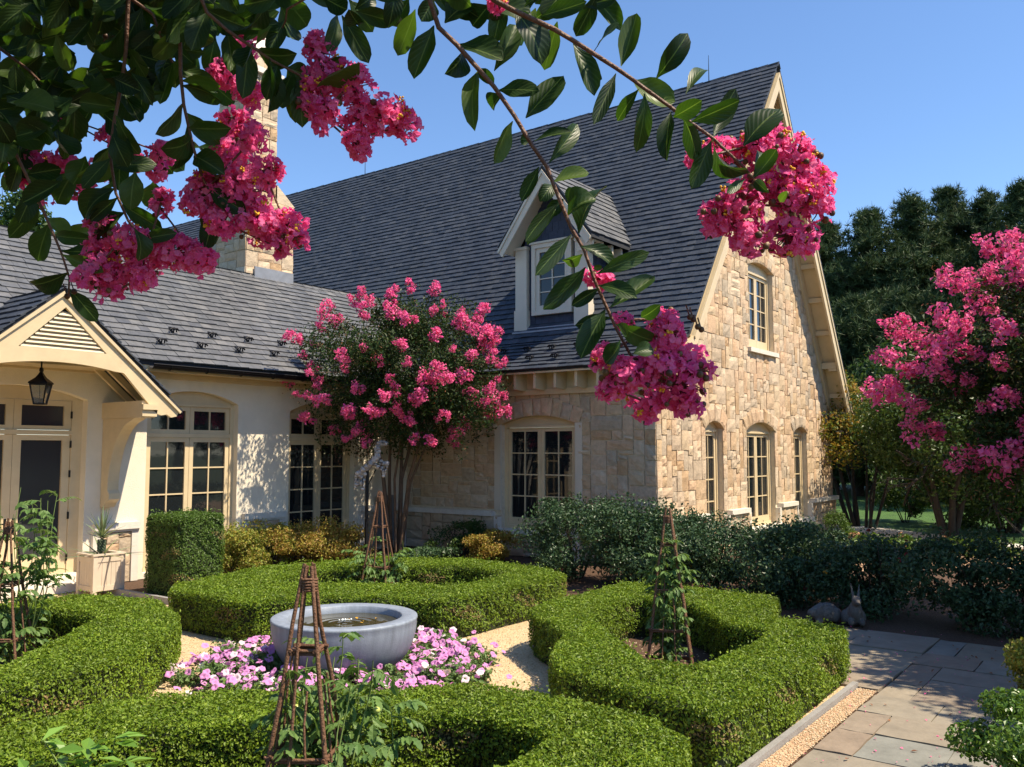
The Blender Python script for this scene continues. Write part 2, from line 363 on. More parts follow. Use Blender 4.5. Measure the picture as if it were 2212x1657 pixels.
def slates(mb, O, U, Vv, width, length, expo=.17, wr=(.17, .3), keep=None, thick=.017, lift=.014, rng=None, mi=0):
    rng = rng or random.Random(3); O = np.array(O, float); U = nrm(np.array(U, float)); Vv = nrm(np.array(Vv, float)); Nn = nrm(np.cross(U, Vv))
    if Nn[2] < 0: Nn = -Nn
    rows = int(length/expo)+1; VV = []
    for r in range(rows):
        v0 = r*expo; x = -rng.uniform(0, wr[1])
        while x < width:
            w = rng.uniform(*wr); a, b = max(0, x), min(width, x+w); x += w
            if b-a < .04: continue
            if keep:
                c = O + U*(a+b)/2 + Vv*(v0+expo*.5)
                if not keep(c): continue
            j = rng.uniform(-.009, .009); th = thick*rng.uniform(.8, 1.25); sk = rng.uniform(-.006, .006); top = min(v0+expo*1.35, length+.02)
            a += .0025; b -= .0025
            for (u, v, n) in ((a, v0+j-sk, lift+th*.2), (b, v0+j+sk, lift+th*.2), (b, top, -.004), (a, top, -.004), (a, v0+j-sk, lift+th*1.6), (b, v0+j+sk, lift+th*1.6), (b, top, .008), (a, top, .008)):
                VV.append(O + U*u + Vv*v + Nn*n)
    k = len(VV)//8; i = np.arange(k)[:, None]*8
    Q = [(3,2,1,0),(4,5,6,7),(0,1,5,4),(1,2,6,5),(3,0,4,7)]
    if k: mb.add(VV, np.concatenate([i+np.array([q]) for q in Q]), mi)
def window(root, f, o, leaves_, cols, rows, sash_top, z_glass0, set_d=-.15, fw=.085, transom=None, sill=None, name='window', glass=GLASS, panel=True, brail=.2, outer=None, subs=True):
    """part window (its frame) with sub-parts sash, pane, sill"""
    x0, x1 = o['x0'], o['x1']; z0 = o['z0']; mb = MB(); d = set_d
    mb.box((x0, d-.06, z0), (x0+fw, d+.03, o['zs']), 0, f); mb.box((x1-fw, d-.06, z0), (x1, d+.03, o['zs']), 0, f)
    mb.box((x0+fw, d-.06, z0), (x1-fw, d+.045, z0+.07), 0, f)
    n = 14; top = [(x1-(x1-x0)*i/n, o['top'](x1-(x1-x0)*i/n)-.003) for i in range(n+1)]
    zb = sash_top
    mb.prism([(x0, o['zs'])] + [(x0+fw, o['zs']), (x0+fw, zb), (x1-fw, zb), (x1-fw, o['zs']), (x1, o['zs'])] + top[1:-1], d-.05, d+.022, f)
    mb.box((x0+fw, d+.022, zb-.005), (x1-fw, d+.05, zb+.045), 0, f)
    w = kid(mb, name, CREAM, root); mb2 = MB(); mp = MB(); a0, a1 = x0+fw, x1-fw
    def sash(p, q, zl, zh, c, r, br, st=.085):
        m = MB()
        m.box((p, d-.045, zl), (p+st, d+.008, zh), 0, f); m.box((q-st, d-.045, zl), (q, d+.008, zh), 0, f)
        m.box((p+st, d-.045, zl), (q-st, d+.008, zl+br), 0, f); m.box((p+st, d-.045, zh-st), (q-st, d+.008, zh), 0, f)
        for i in range(1, c): x = p+st+(q-p-2*st)*i/c; m.box((x-.013, d-.038, zl+br), (x+.013, d-.004, zh-st), 0, f)
        for i in range(1, r): z = zl+br+(zh-st-zl-br)*i/r; m.box((p+st, d-.036, z-.013), (q-st, d-.006, z+.013), 0, f)
        kid(m, 'sash', CREAM, w)
        g = .0
        mp.add([f(p+st, d-.028, zl+br), f(q-st, d-.028, zl+br), f(q-st, d-.028-.0, zh-st), f(p+st, d-.028, zh-st)], [(0, 1, 2, 3)])
    zt = sash_top - .006
    if transom:
        tz0, tc = transom
        mb3 = MB(); mb3.box((a0, d-.05, tz0-.075), (a1, d+.04, tz0-.004), 0, f); kid(mb3, 'transom_bar', CREAM, w)
        for i in range(leaves_): sash(a0+(a1-a0)*i/leaves_+.004, a0+(a1-a0)*(i+1)/leaves_-.004, tz0, zt, tc, 1, .07)
        zt = tz0-.08
    for i in range(leaves_): sash(a0+(a1-a0)*i/leaves_+.004, a0+(a1-a0)*(i+1)/leaves_-.004, z0+.074, zt, cols, rows, max(.09, z_glass0-z0-.074))
    kid(mp, 'pane', glass, w)
    if sill:
        e, dz, pr = sill; m = MB(); m.box((x0-e, -.16, z0-dz), (x1+e, pr, z0-.003), 0, f); kid(m, 'sill', LIME, w)
    return w

# ---------------------------------------------------------------- ground
BCX, BCY = onz(745, 1331, .57)[:2]
def sheet(name, poly, z, m, kind='structure'):
    mb = MB(); mb.add([(x, y, z) for x, y in poly], [tuple(range(len(poly)))]); o = mb.build(name, m); o['kind'] = kind; return o
sheet('ground', [(-400, -400), (600, -400), (600, 600), (-400, 600)], -.02, EARTH)
sheet('garden_soil', [(-6, -6), (15.6, -6), (19, 0), (19, 8.1), (15.6, 14.9), (-6, 14.9)], -.012, MULCH)
sheet('gravel_path', [(1.2, 2.53), (8.9, 2.53), (9.3, 3.6), (11.0, 4.2), (11.5, 6.6), (11.5, 11.5), (7.5, 12), (7.5, 14.7), (.5, 14.7)], -.006, GRAVEL)
sheet('side_path', [(16.5, 5.2), (24.5, 5.0), (24, -4), (21, -8), (19.2, -8), (20, -1), (19, 4)], -.008, GRAVELP)
sheet('brick_path', [(16.2, 1.2), (19.5, 1.6), (19.2, -7), (15, -7)], -.004, BRICK)
DR = [onz(1798, 1130)[:2], onz(1922, 1142)[:2], onz(2155, 1169)[:2], onz(2290, 1186)[:2], onz(2290, 1193)[:2], onz(2150, 1180)[:2], onz(1990, 1168)[:2], onz(1800, 1172)[:2]]
sheet('driveway', [tuple(p) for p in DR], -.004, DRIVE)
sheet('lawn', [tuple(DR[3]), tuple(DR[2]), tuple(DR[1]), tuple(DR[0]), (27.2, 30), (70, 60), (90, 10), (60, -25)], -.009, LAWN)
mb = MB(); hid = lambda x, z: True
ashlar(mb, lambda a, d, z: np.array([a, z, d]), 4.2, 11.75, -6.4, 2.27, [], hid, ux=.3, uz=.3, sizes=((2, 4), (2, 4)), gap=.006, depth=.04, base=0, rough=.0012)
for z in [0]: mb.box((4.2, -6.4, -.05), (11.75, 2.27, -.012), 1)
ashlar(mb, lambda a, d, z: np.array([a, z, d]), 8.92, 11.75, 2.275, 3.4, [], hid, ux=.3, uz=.28, sizes=((2, 4), (2, 4)), gap=.006, depth=.04, base=0, rough=.0012); mb.box((8.92, 2.27, -.05), (11.75, 3.4, -.012), 1)
structure(mb.build('flagstone_patio', [FLAG, MORTAR]))
for nm_, P_ in enumerate([[(8.4, 5.3), (6.7, 3.6), (6.9, 3.1), (8.8, 3.1), (9.8, 4.5), (9.8, 5.4)], [(7.6, 10.1), (8.5, 8.3), (9.05, 7.6), (10.4, 7.65), (10.7, 8.9), (9, 10.5)], [(2.2, 10.6), (4.95, 10.55), (5.15, 9.3), (3.4, 7.75), (2.2, 7.7)], [(1.8, 5.6), (3.3, 5.4), (4.85, 3.95), (4.8, 3.1), (1.8, 3.0)], [(BCX+1.5*math.cos(a), BCY+1.5*math.sin(a)) for a in np.linspace(0, 6.1, 24)]]): sheet('bed_soil', P_, .0, MULCH)
structure((lambda m: (m.add([(4.2, 2.29, .004), (8.9, 2.29, .004), (8.9, 2.47, .004), (4.2, 2.47, .004)], [(0, 1, 2, 3)]), m.build('gravel_strip', GRAVELP))[1])(MB()))
for nm, a, b, lb in (('stone_kerb', (4.2, 2.475, -.05), (8.95, 2.53, .05), 'low grey stone kerb between the right box hedge and the gravel strip'),
                     ('stone_kerb', (7.5, 12.0, -.05), (7.57, 14.3, .09), 'low grey stone kerb beside the planter box and the tall clipped hedge block')):
    m = MB(); m.box(a, b); tag(m.build(nm, CONC), lb, 'kerb')

# ---------------------------------------------------------------- the house
H = thing('stone_house', 'tan stone and white stucco house with steep slate roofs, dormer, chimney and cream trim', 'house', (15.49, 14.75, 0))
XL, XR, RX, RZ, YB = 15.49, 26.85, 21.4, 12.2, 38.0
def roof_z(x): return RZ-(RX-x)*1.383 if 16.0 <= x <= RX else (RZ-(x-RX)*1.509 if x > RX else 4.73-(16.0-x)*.667)
inside_g = lambda x, z: z < roof_z(x) - .12
GO = [opening(17.8, 18.74, .45, 2.80, 2.96), opening(20.14, 22.05, .45, 2.80, 3.0), opening(23.5, 24.56, .45, 2.80, 2.95), opening(20.45, 22.15, 4.82, 6.9, 7.04)]
def limg(z):
    xs = np.linspace(XL, XR, 400); ok = [x for x in xs if roof_z(x)-.15 > z]
    return (ok[0]+.03, ok[-1]-.02) if len(ok) > 1 else (RX-.02, RX+.02)
mb = MB(); ashlar(mb, gmap, XL, XR, .93, 11.9, GO, inside_g, ux=.108, uz=.104, sizes=((2, 4), (2, 4)), gap=.0055, rough=.015)
for o in GO[:3]: voussoirs(mb, gmap, o)
voussoirs(mb, gmap, GO[3], .3)
core(mb, gmap, 0, 11.9, limg, GO, mi=1)
kid(mb, 'gable_wall', [STONE, MORTAR], H)
mb = MB(); ashlar(mb, gmap, XL-.03, XR+.03, 0, .83, [dict(o, z0=.3) for o in GO[:3]], lambda x, z: True, base=.08, depth=.09, ux=.12, uz=.1, sizes=((2, 4), (2, 3)), gap=.007)
kid(mb, 'wall_base', [STONE, MORTAR], H)
caps = [(XL+.045, 17.66), (18.88, 20.0), (22.19, 23.36), (24.70, XR+.14)]
def piece(nm, a, b, f, m=LIME): q = MB(); q.box(a, b, 0, f); return kid(q, nm, m, H)
for a, b in caps: piece('water_table', (a, -.05, .835), (b, .15, .94), gmap)
for o in GO[:3]:
    piece('jamb_stone', (o['x0']-.13, -.1, .36), (o['x0']-.004, .105, .832), gmap); piece('jamb_stone', (o['x1']+.004, -.1, .36), (o['x1']+.13, .105, .832), gmap)
window(H, gmap, GO[0], 1, 2, 4, 2.72, .66, sill=(.16, .12, .17)); window(H, gmap, GO[1], 2, 2, 4, 2.72, .66, sill=(.2, .12, .17)); window(H, gmap, GO[2], 1, 2, 4, 2.72, .66, sill=(.16, .12, .17))
window(H, gmap, GO[3], 2, 2, 4, 6.74, 5.08, sill=(.12, .11, .1))

# front wall, in shade
FO = [opening(9.9, 11.86, .58, 2.88, 3.06)]
mb = MB(); ashlar(mb, fmap, 8.01, 15.2, .98, 3.62, FO, lambda x, z: True, ux=.13, uz=.1, sizes=((2, 5), (1, 3)), gap=.009)
ashlar(mb, fmap, 8.01, 15.2, 0, .85, [dict(o, z0=.4) for o in FO], lambda x, z: True, base=.07, depth=.08, ux=.13, uz=.1, sizes=((2, 5), (1, 3)), gap=.009)
voussoirs(mb, fmap, FO[0], .36); core(mb, fmap, 0, 3.9, lambda z: (8.04, 30), FO, mi=1)
kid(mb, 'front_wall', [STONE, MORTAR], H)
piece('water_table', (7.85, -.04, .835), (9.72, .14, .94), fmap); piece('water_table', (12.04, -.04, .835), (15.2, .14, .94), fmap)
for a, b in ((9.76, 9.895), (11.865, 12.0)): piece('jamb_stone', (a, -.05, 0), (b, .1, .83), fmap)
for a, b in ((9.72, 9.895), (11.865, 12.04)): piece('window_surround', (a, -.02, .97), (b, .03, 2.88), fmap, CREAM_SHADED)
window(H, fmap, FO[0], 2, 2, 4, 2.80, .82, sill=(.12, .1, .13))

# main roof: deck, slates, ridge, boards
prof = [(RX, RZ), (16.0, 4.73), (14.95, 4.03), (14.95, 3.975), (16.06, 4.64), (RX, 11.98), (27.04, 3.44), (27.12, 3.57)]
mb = MB(); ym = lambda a, d, b: np.array([a, d, b])
mb.prism(prof, 7.5, YB, ym); kid(mb, 'roof_deck', UNDER, H)
def dormer_hole(c): return not (10.25 < c[1] < 11.85 and 16.3 < c[0] < 17.4 and c[2] > 5.1)
mb = MB()
slates(mb, (16.0, YB, 4.73), (0, -1, 0), (RX-16.0, 0, RZ-4.73), YB-7.44, math.hypot(RX-16, RZ-4.73), .17, (.17, .3), dormer_hole)
slates(mb, (14.9, YB, 3.995), (0, -1, 0), (1.1, 0, .735), YB-7.44, 1.323, .17, (.17, .3))
slates(mb, (27.16, 7.44, 3.51), (0, 1, 0), (RX-27.16, 0, RZ-3.51), YB-7.44, 10.42, .2, (.25, .4))
kid(mb, 'slate_roof', SLATE, H)
mb = MB(); y = 7.42; rr = random.Random(5)
while y < YB:
    l = .3; t = rr.uniform(.0, .012)
    for sx, sl_ in ((-1, 1.383), (1, 1.509)):
        q = nrm(np.array([sx, 0, -sl_])); n = np.array([sl_*sx, 0, 1.]); n = nrm(n)
        A = np.array([RX, y, RZ+.045+t]); 
        V = [A, A+q*.2, A+q*.2+[0, l*1.1, -.012], A+[0, l*1.1, -.012]]
        V += [v - n*.02 for v in V]
        mb.add(V, [(0, 1, 2, 3), (7, 6, 5, 4), (0, 4, 5, 1), (1, 5, 6, 2), (3, 2, 6, 7)])
    y += l
kid(mb, 'roof_ridge', SLATE, H)
# gable boards
mb = MB()
bl = [(RX, 11.96), (16.07, 4.6), (14.98, 3.87), (14.98, 3.58), (16.22, 4.42), (RX, 11.50)]
br_ = [(RX, 11.96), (27.06, 3.42), (26.98, 3.02), (RX, 11.46)]
for p in (bl, br_): mb.prism(p, 7.44, 7.50, ym)
mb.prism([(RX, 11.96), (16.07, 4.585), (16.1, 4.53), (RX, 11.86)], 7.41, 7.437, ym); mb.prism([(RX, 11.96), (27.06, 3.42), (27.03, 3.34), (RX, 11.84)], 7.41, 7.437, ym)
kid(mb, 'bargeboard', CREAM, H)
mb = MB()
mb.prism([(RX, 11.97), (16.05, 4.6), (16.1, 4.56), (RX, 11.90)], 7.505, 8.2, ym); mb.prism([(RX, 11.97), (27.03, 3.46), (26.97, 3.44), (RX, 11.90)], 7.505, 8.2, ym)
mb.prism([(RX, 11.88), (16.12, 4.54), (16.3, 4.45), (RX, 11.46)], 7.93, 8.1, ym); mb.prism([(RX, 11.88), (26.95, 3.5), (26.7, 3.44), (26.5, 3.56), (RX, 11.3)], 7.93, 8.1, ym)
mb.prism([(27.0, 3.48), (26.7, 3.44), (26.72, 3.3), (26.97, 3.3)], 7.52, 8.1, ym)
kid(mb, 'gable_soffit', CREAM, H)
for side in (-1, 1):
    for k in range(9):
        t = .1+k*.105; xe, ze = (16.1, 4.56) if side < 0 else (26.9, 3.5)
        x = RX+(xe-RX)*t; z = 11.88+(ze-11.88)*t; big = k in (3, 7)
        q = nrm(np.array([xe-RX, 0, ze-11.88])); n = np.array([-q[2]*-1, 0, q[0]]) if side > 0 else np.array([-q[2], 0, q[0]])
        n = np.array([0, 0, -1.]) if big else np.array([0, 0, -1.])
        m = MB(); m.box((x-.035 if not big else x-.11, 7.52, z-(.2 if big else .15)), (x+.035 if not big else x+.11, 7.95, z-.02)); 
        if big: m.box((x-.08, 7.52, z-.27), (x+.08, 7.75, z-.203))
        kid(m, 'lookout', CREAM, H)
m = MB(); m.box((RX-.42, 7.53, 10.85), (RX+.42, 7.6, 11.0)); kid(m, 'gable_collar', CREAM, H)
# front eave
mb = MB(); mb.box((8.12, .0, 3.62), (14.6, .05, 4.235), 0, fmap); mb.box((7.9, -.02, 3.50), (14.6, .09, 3.615), 0, fmap); kid(mb, 'eave_frieze', CREAM, H)
mb = MB(); mb.add([fmap(7.53, .53, 3.925), fmap(14.6, .53, 3.925), fmap(14.6, .02, 4.265), fmap(7.53, .02, 4.265), fmap(7.53, .53, 3.96), fmap(14.6, .53, 3.96), fmap(14.6, .02, 4.3), fmap(7.53, .02, 4.3)], [(0,1,2,3),(7,6,5,4),(0,4,5,1),(1,5,6,2),(2,6,7,3),(3,7,4,0)]); kid(mb, 'eave_soffit', CREAM, H)
for k in range(13):
    a = 8.0+k*.52; m = MB(); m.prism([(.052, 3.60), (.14, 3.585), (.46, 3.61), (.46, 3.965), (.052, 4.235)], a, a+.06, lambda d, y, z: fmap(y, d, z)); kid(m, 'rafter_tail', CREAM, H)

# dormer
D = kid((lambda m: (m.box((10.2, -2.6, 5.0), (11.9, -.13, 7.05), 0, dmap), m.prism([(10.2, 7.05), (11.05, 8.55), (11.9, 7.05)], -2.4, -.13, dmap), m)[2])(MB()), 'dormer', UNDER, H)
mb = MB(); rr = random.Random(4)
z = 5.12
while z < 8.5:
    y = 10.25-rr.uniform(0, .2); wmax = min(11.85, 11.05+max(0, (8.5-z))*.57); wmin = max(10.25, 11.05-max(0, (8.5-z))*.57)
    while y < wmax:
        w = rr.uniform(.16, .26); a, b = max(y, wmin), min(y+w, wmax); y += w
        if b-a > .03: mb.box((a+.003, -.13, z), (b-.003, -.105+rr.uniform(0, .008), z+.2), 0, dmap)
    z += .202
for sgn, yy in ((1, 10.19), (-1, 11.91)):
    for i in range(8):
        for j in range(10):
            z = 5.2+j*.18; x0 = 16.4+i*.22
            if z+.1 > roof_z(x0+.1): mb.box((x0, yy-.012*sgn-.008, z), (x0+.215, yy-.012*sgn+.008, z+.178))
kid(mb, 'shingle_face', SHINGLE, D)
for a, b in ((11.7, 12.02), (10.02, 10.36)):
    m = MB(); m.box((a, -.2, 5.1 if b > 11 else 5.0), (b, .02, 7.0), 0, dmap); m.box((a-.02, -.2, 5.0), (b+.02, .045, 5.55), 0, dmap); m.box((a-.015, -.2, 6.98), (b+.015, .04, 7.05), 0, dmap); kid(m, 'post', CREAM_SHADED, D)
mb = MB(); mb.box((10.36, -.13, 5.03), (11.7, .02, 5.12), 0, dmap); mb.box((9.98, .0, 5.0), (12.06, .1, 5.04), 0, dmap); kid(mb, 'flashing', LEAD, D)
AP, EV = (10.98, 8.74), [(12.24, 7.02), (9.70, 7.02)]
mb = MB()
for ey, ez in EV:
    sg = 1 if ey > 11 else -1; du = np.array([0, ey-AP[0], ez-AP[1]]); L = np.linalg.norm(du)
    # deck runs back into the main slope
    def P(y, z, x): return np.array([x, y, z])
    V = [P(AP[0], AP[1], 15.86), P(ey, ez, 15.86), P(ey, ez, 17.9), P(AP[0], AP[1], 19.3)]
    V += [v-np.array([0, 0, .1]) for v in V]
    mb.add(V, [(0, 1, 2, 3), (7, 6, 5, 4), (0, 4, 5, 1), (1, 5, 6, 2), (2, 6, 7, 3), (3, 7, 4, 0)], 1)
    O = (15.84, ey, ez); slates(mb, O, (1, 0, 0), (0, AP[0]-ey, AP[1]-ez), 3.4, L, .2, (.18, .3), lambda c: c[2] > roof_z(c[0])+.02)
kid(mb, 'dormer_roof', [SLATE_W, UNDER], D)
mb = MB()
for ey, ez in EV:
    mb.prism([(AP[0], AP[1]-.1), (ey, ez-.1), (ey-.12*np.sign(ey-11), ez-.24), (AP[0], AP[1]-.42)], .36, .41, dmap)
    mb.prism([(AP[0], AP[1]-.09), (ey, ez-.09), (ey-.02*np.sign(ey-11), ez-.15), (AP[0], AP[1]-.18)], .413, .44, dmap)
    mb.prism([(AP[0], AP[1]-.12), (ey-.05*np.sign(ey-11), ez-.12), (ey-.12*np.sign(ey-11), ez-.14), (AP[0], AP[1]-.17)], -.12, .355, dmap)
kid(mb, 'bargeboard', CREAM_SHADED, D)
for k in range(5):
    x = 16.05+k*.42; m = MB(); m.prism([(x, 6.94), (x, 6.70), (x+.05, 6.70), (x+.05, 6.94)], 9.78, 10.18, lambda a, d, b: np.array([a, d, b])); kid(m, 'rafter_tail', CREAM_SHADED, D)
mb = MB(); o = opening(10.48, 11.54, 5.42, 6.98, 7.0)
x0, x1 = 10.46, 11.56
mb.box((x0, -.1, 5.40), (x0+.1, .02, 7.06), 0, dmap); mb.box((x1-.1, -.1, 5.40), (x1, .02, 7.06), 0, dmap); mb.box((x0+.1, -.1, 5.40), (x1-.1, .02, 5.5), 0, dmap); mb.box((x0+.1, -.1, 6.96), (x1-.1, .02, 7.06), 0, dmap); mb.box((x0-.04, -.1, 7.063), (x1+.04, .05, 7.11), 0, dmap)
mb.box((x0+.1, -.1, 5.5), (x0+.2, -.02, 6.96), 0, dmap); mb.box((x1-.2, -.1, 5.5), (x1-.1, -.02, 6.96), 0, dmap); mb.box((x0+.2, -.1, 5.5), (x1-.2, -.02, 5.62), 0, dmap); mb.box((x0+.2, -.1, 6.86), (x1-.2, -.02, 6.96), 0, dmap)
mb.box((11.0, -.09, 5.62), (11.024, -.03, 6.86), 0, dmap)
for i in (1, 2, 3): mb.box((x0+.2, -.088, 5.62+i*.31-.012), (x1-.2, -.032, 5.62+i*.31+.012), 0, dmap)
kid(mb, 'dormer_window', CREAM_SHADED, D)
mb = MB(); mb.add([dmap(x0+.2, -.06, 5.62), dmap(x1-.2, -.06, 5.62), dmap(x1-.2, -.06, 6.86), dmap(x0+.2, -.06, 6.86)], [(0, 1, 2, 3)]); kid(mb, 'pane', GLASS, D)

# wing wall: stucco above a stone base
WO = [opening(5.35, 7.58, .12, 3.16, 3.36), opening(8.68, 10.62, .1, 3.2, 3.42), opening(11.9, 13.75, .1, 3.12, 3.34)]
mb = MB(); core(mb, wmap, 0, 3.9, lambda z: (-3, 15.5), WO, d0=-.35, d1=0, dz=.05); kid(mb, 'stucco_wall', STUCCO, H)
mb = MB(); STO = random.Random(2)
for a, b in ((2, 5.2), (7.72, 8.55), (10.75, 11.77), (13.9, 15.4)):
    mb = MB(); mb.box((a, -.02, .92), (b, .12, 1.04), 0, wmap); mb.box((a, -.02, .88), (b, .085, .919), 0, wmap); kid(mb, 'water_table', LIME, H)
    piece('jamb_stone', (a-.0, 0, 0), (a+.13, .07, .876), wmap); piece('jamb_stone', (b-.13, 0, 0), (b, .07, .876), wmap)
    mb = MB(); ashlar(mb, wmap, a+.14, b-.14, 0, .87, [], lambda x, z: True, base=.045, depth=.04, ux=.12, uz=.1, sizes=((1, 3), (1, 3))); kid(mb, 'wall_base', [STONE], H)
window(H, wmap, WO[1], 2, 2, 4, 3.14, .5, set_d=-.17, transom=(2.62, 2)); window(H, wmap, WO[2], 2, 2, 4, 3.06, .5, set_d=-.17, transom=(2.58, 2))
# french doors in the porch
o = WO[0]; f = wmap; mb = MB(); d = -.2
mb.box((5.35, d-.06, .12), (5.53, d+.03, 3.16), 0, f); mb.box((7.40, d-.06, .12), (7.58, d+.03, 3.16), 0, f)
n = 14; top = [(7.58-2.23*i/n, o['top'](7.58-2.23*i/n)-.003) for i in range(n+1)]
mb.prism([(5.35, 3.16), (5.53, 3.16), (5.53, 3.14), (7.40, 3.14), (7.40, 3.16), (7.58, 3.16)]+top[1:-1], d-.05, d+.022, f)
mb.box((5.53, d-.05, 2.56), (7.40, d+.04, 2.635), 0, f)
dw = kid(mb, 'door_frame', CREAM, H)
mp = MB()
for p, q in ((5.535, 6.462), (6.468, 7.395)):
    for (zl, zh, st, b, nm) in ((.24, 2.555, .13, .30, 'door'), (2.64, 3.135, .12, .07, 'transom')):
        m = MB(); m.box((p, d-.045, zl), (p+st, d+.01, zh), 0, f); m.box((q-st, d-.045, zl), (q, d+.01, zh), 0, f); m.box((p+st, d-.045, zl), (q-st, d+.01, zl+b), 0, f); m.box((p+st, d-.045, zh-.09), (q-st, d+.01, zh), 0, f)
        x = (p+q)/2
        if nm == 'door':
            m.box((x-.012, d-.042, zl+b), (x+.012, d-.03, zh-.09), 0, f)
            for i in range(1, 5): zz = zl+b+(zh-.09-zl-b)*i/5; m.box((p+st, d-.042, zz-.012), (q-st, d-.03, zz+.012), 0, f)
        kid(m, nm, CREAM, dw)
        mp.add([f(p+st, d-.028, zl+b), f(q-st, d-.028, zl+b), f(q-st, d-.028, zh-.09), f(p+st, d-.028, zh-.09)], [(0, 1, 2, 3)])
kid(mp, 'pane', GLASS2, dw)
for x, sx in ((6.40, -1), (6.53, 1)):
    m = MB(); m.tube([f(x, d+.01, 1.12), f(x, d+.07, 1.12), f(x, d+.07, 1.12)+np.array([.1*sx, 0, .0])], .012, 6); m.box((x-.02, d+.008, 1.02), (x+.02, d+.02, 1.2), 0, f); kid(m, 'handle', IRON, dw)
m = MB()
for z in (.5, 1.2, 1.9, 2.4, 2.9): m.box((7.385, d+.0, z-.06), (7.405, d+.045, z+.06), 0, f)
kid(m, 'hinge', IRON, dw)
m = MB(); m.box((5.1, -.3, 0), (7.8, .42, .13), 0, f); m.box((5.1, -.3, .13), (7.8, .16, .2), 0, f); m.box((5.2, -.3, .2), (7.7, -.1, .238), 0, f); kid(m, 'door_step', LIME, H)

# wing roof
mb = MB(); mb.prism([(14.2, 3.80), (14.17, 3.88), (17.0, 6.40), (19.9, 3.8), (19.8, 3.7), (17.0, 6.2)], -4, 17.0, lambda a, d, b: np.array([d, a, b])); kid(mb, 'roof_deck', UNDER, H)
mb = MB(); LW = math.hypot(2.85, 2.54)
slates(mb, (-4, 14.15, 3.865), (1, 0, 0), (0, 2.85, 2.54), 21.3, LW, .175, (.18, .32), lambda c: c[2] > roof_z(c[0]) - .1 if c[0] > 14.9 else True, rng=random.Random(8))
slates(mb, (-4, 19.9, 3.85), (1, 0, 0), (0, -2.9, 2.55), 21.3, 3.9, .2, (.3, .4), rng=random.Random(9))
x = -4.
while x < 17.2:
    A = np.array([x, 17.0, 6.45])
    for sy in (-1, 1):
        q = nrm(np.array([0, sy, -.89])); V = [A, A+q*.2, A+q*.2+[.33, 0, -.014], A+[.33, 0, -.014]]; V += [v-[0, 0, .02] for v in V]
        mb.add(V, [(0, 1, 2, 3), (7, 6, 5, 4), (0, 4, 5, 1), (1, 5, 6, 2), (3, 2, 6, 7)])
    x += .3
kid(mb, 'wing_slate_roof', SLATE_W, H)
mb = MB()
va = [np.array([x, 14.2+(z-3.85)/.893, z+.05]) for x, z in ((15.0, 4.03), (16.0, 4.75), (17.2, 6.4))]
for a, b in zip(va, va[1:]): mb.bar(a, b, .16, .02)
kid(mb, 'valley_flashing', LEAD, H)
# gutter with brackets, soffit and cornice board
mb = MB(); pr = [(14.2+.075*math.cos(t), 3.80+.075*math.sin(t)) for t in np.linspace(math.pi, 2*math.pi, 9)]; pr = [(y-.09, z) for y, z in pr]
V = []; 
for x in (-3.5, 15.2):
    V += [(x, y, z) for y, z in pr]+[(x, y*1+(.006 if i > 4 else -.006)*0, z+.0) for i, (y, z) in enumerate(pr)]
n = 9; mb.add([(x, y, z) for x in (8.35, 15.3) for y, z in pr], [(i, i+1, n+i+1, n+i) for i in range(n-1)], 0, True)
mb.tube([(8.35, pr[0][0], 3.805), (15.3, pr[0][0], 3.805)], .012, 6)
kid(mb, 'gutter', IRON, H)
for k in range(9):
    m = MB(); x = 8.7+k*.75; m.tube([(x, y, z-.008) for y, z in pr], .011, 5); kid(m, 'gutter_bracket', IRON, H)
mb = MB(); mb.box((-3, .0, 3.62), (15.4, .07, 3.72), 0, wmap); mb.box((-3, .0, 3.72), (15.4, .48, 3.755), 0, wmap); mb.box((-3, .0, 3.755), (15.4, .14, 3.8), 0, wmap); mb.box((-3, .481, 3.70), (15.2, .53, 3.85), 0, wmap); kid(mb, 'cornice', CREAM, H)

# snow guards, small black cast pieces in two rows
sg = MB()
for a in (-.045, 0, .045): sg.tube([(a*1.2, 0, .02), (a, .02, .07), (a*.6, .08, .05)], .013, 5)
sg.tube([(-.085, .0, .055), (-.045, .012, .085), (0, .015, .075), (.045, .012, .085), (.085, 0, .055)], .014, 5); sg.box((-.015, .0, .0), (.015, .16, .012))
g0 = None
def guard(p, up, along):
    global g0
    n = nrm(np.cross(along, up)); M = (Matrix((along, up, n)).transposed()*1.15).to_4x4(); M.translation = Vector(np.array(p)-np.array(H.location))
    if g0 is None: g0 = sg.build('snow_guard', IRON, H); g0.matrix_local = M
    else: inst(g0, H, M)
uw = nrm(np.array([0, 2.85, 2.54])); 
for k in range(7):
    for r, off in ((.42, 0), (.82, .42)):
        x = 8.75+k*.84+off*(1 if k >= 0 else 0)
        if x < 14.4: guard(np.array([x, 14.17, 3.9])+uw*(r+.05)+np.array([0, -.02, .02]), uw, np.array([1., 0, 0]))
um = nrm(np.array([1.1, 0, .735])); ud = np.array([0, -1., 0])
for k in range(6):
    for r, off in ((.35, 0), (.8, .33)):
        y = 12.2-k*.66-off
        if y > 8: guard(np.array([14.93, y, 4.03])+um*r+np.array([-.01, 0, .02]), um, ud)

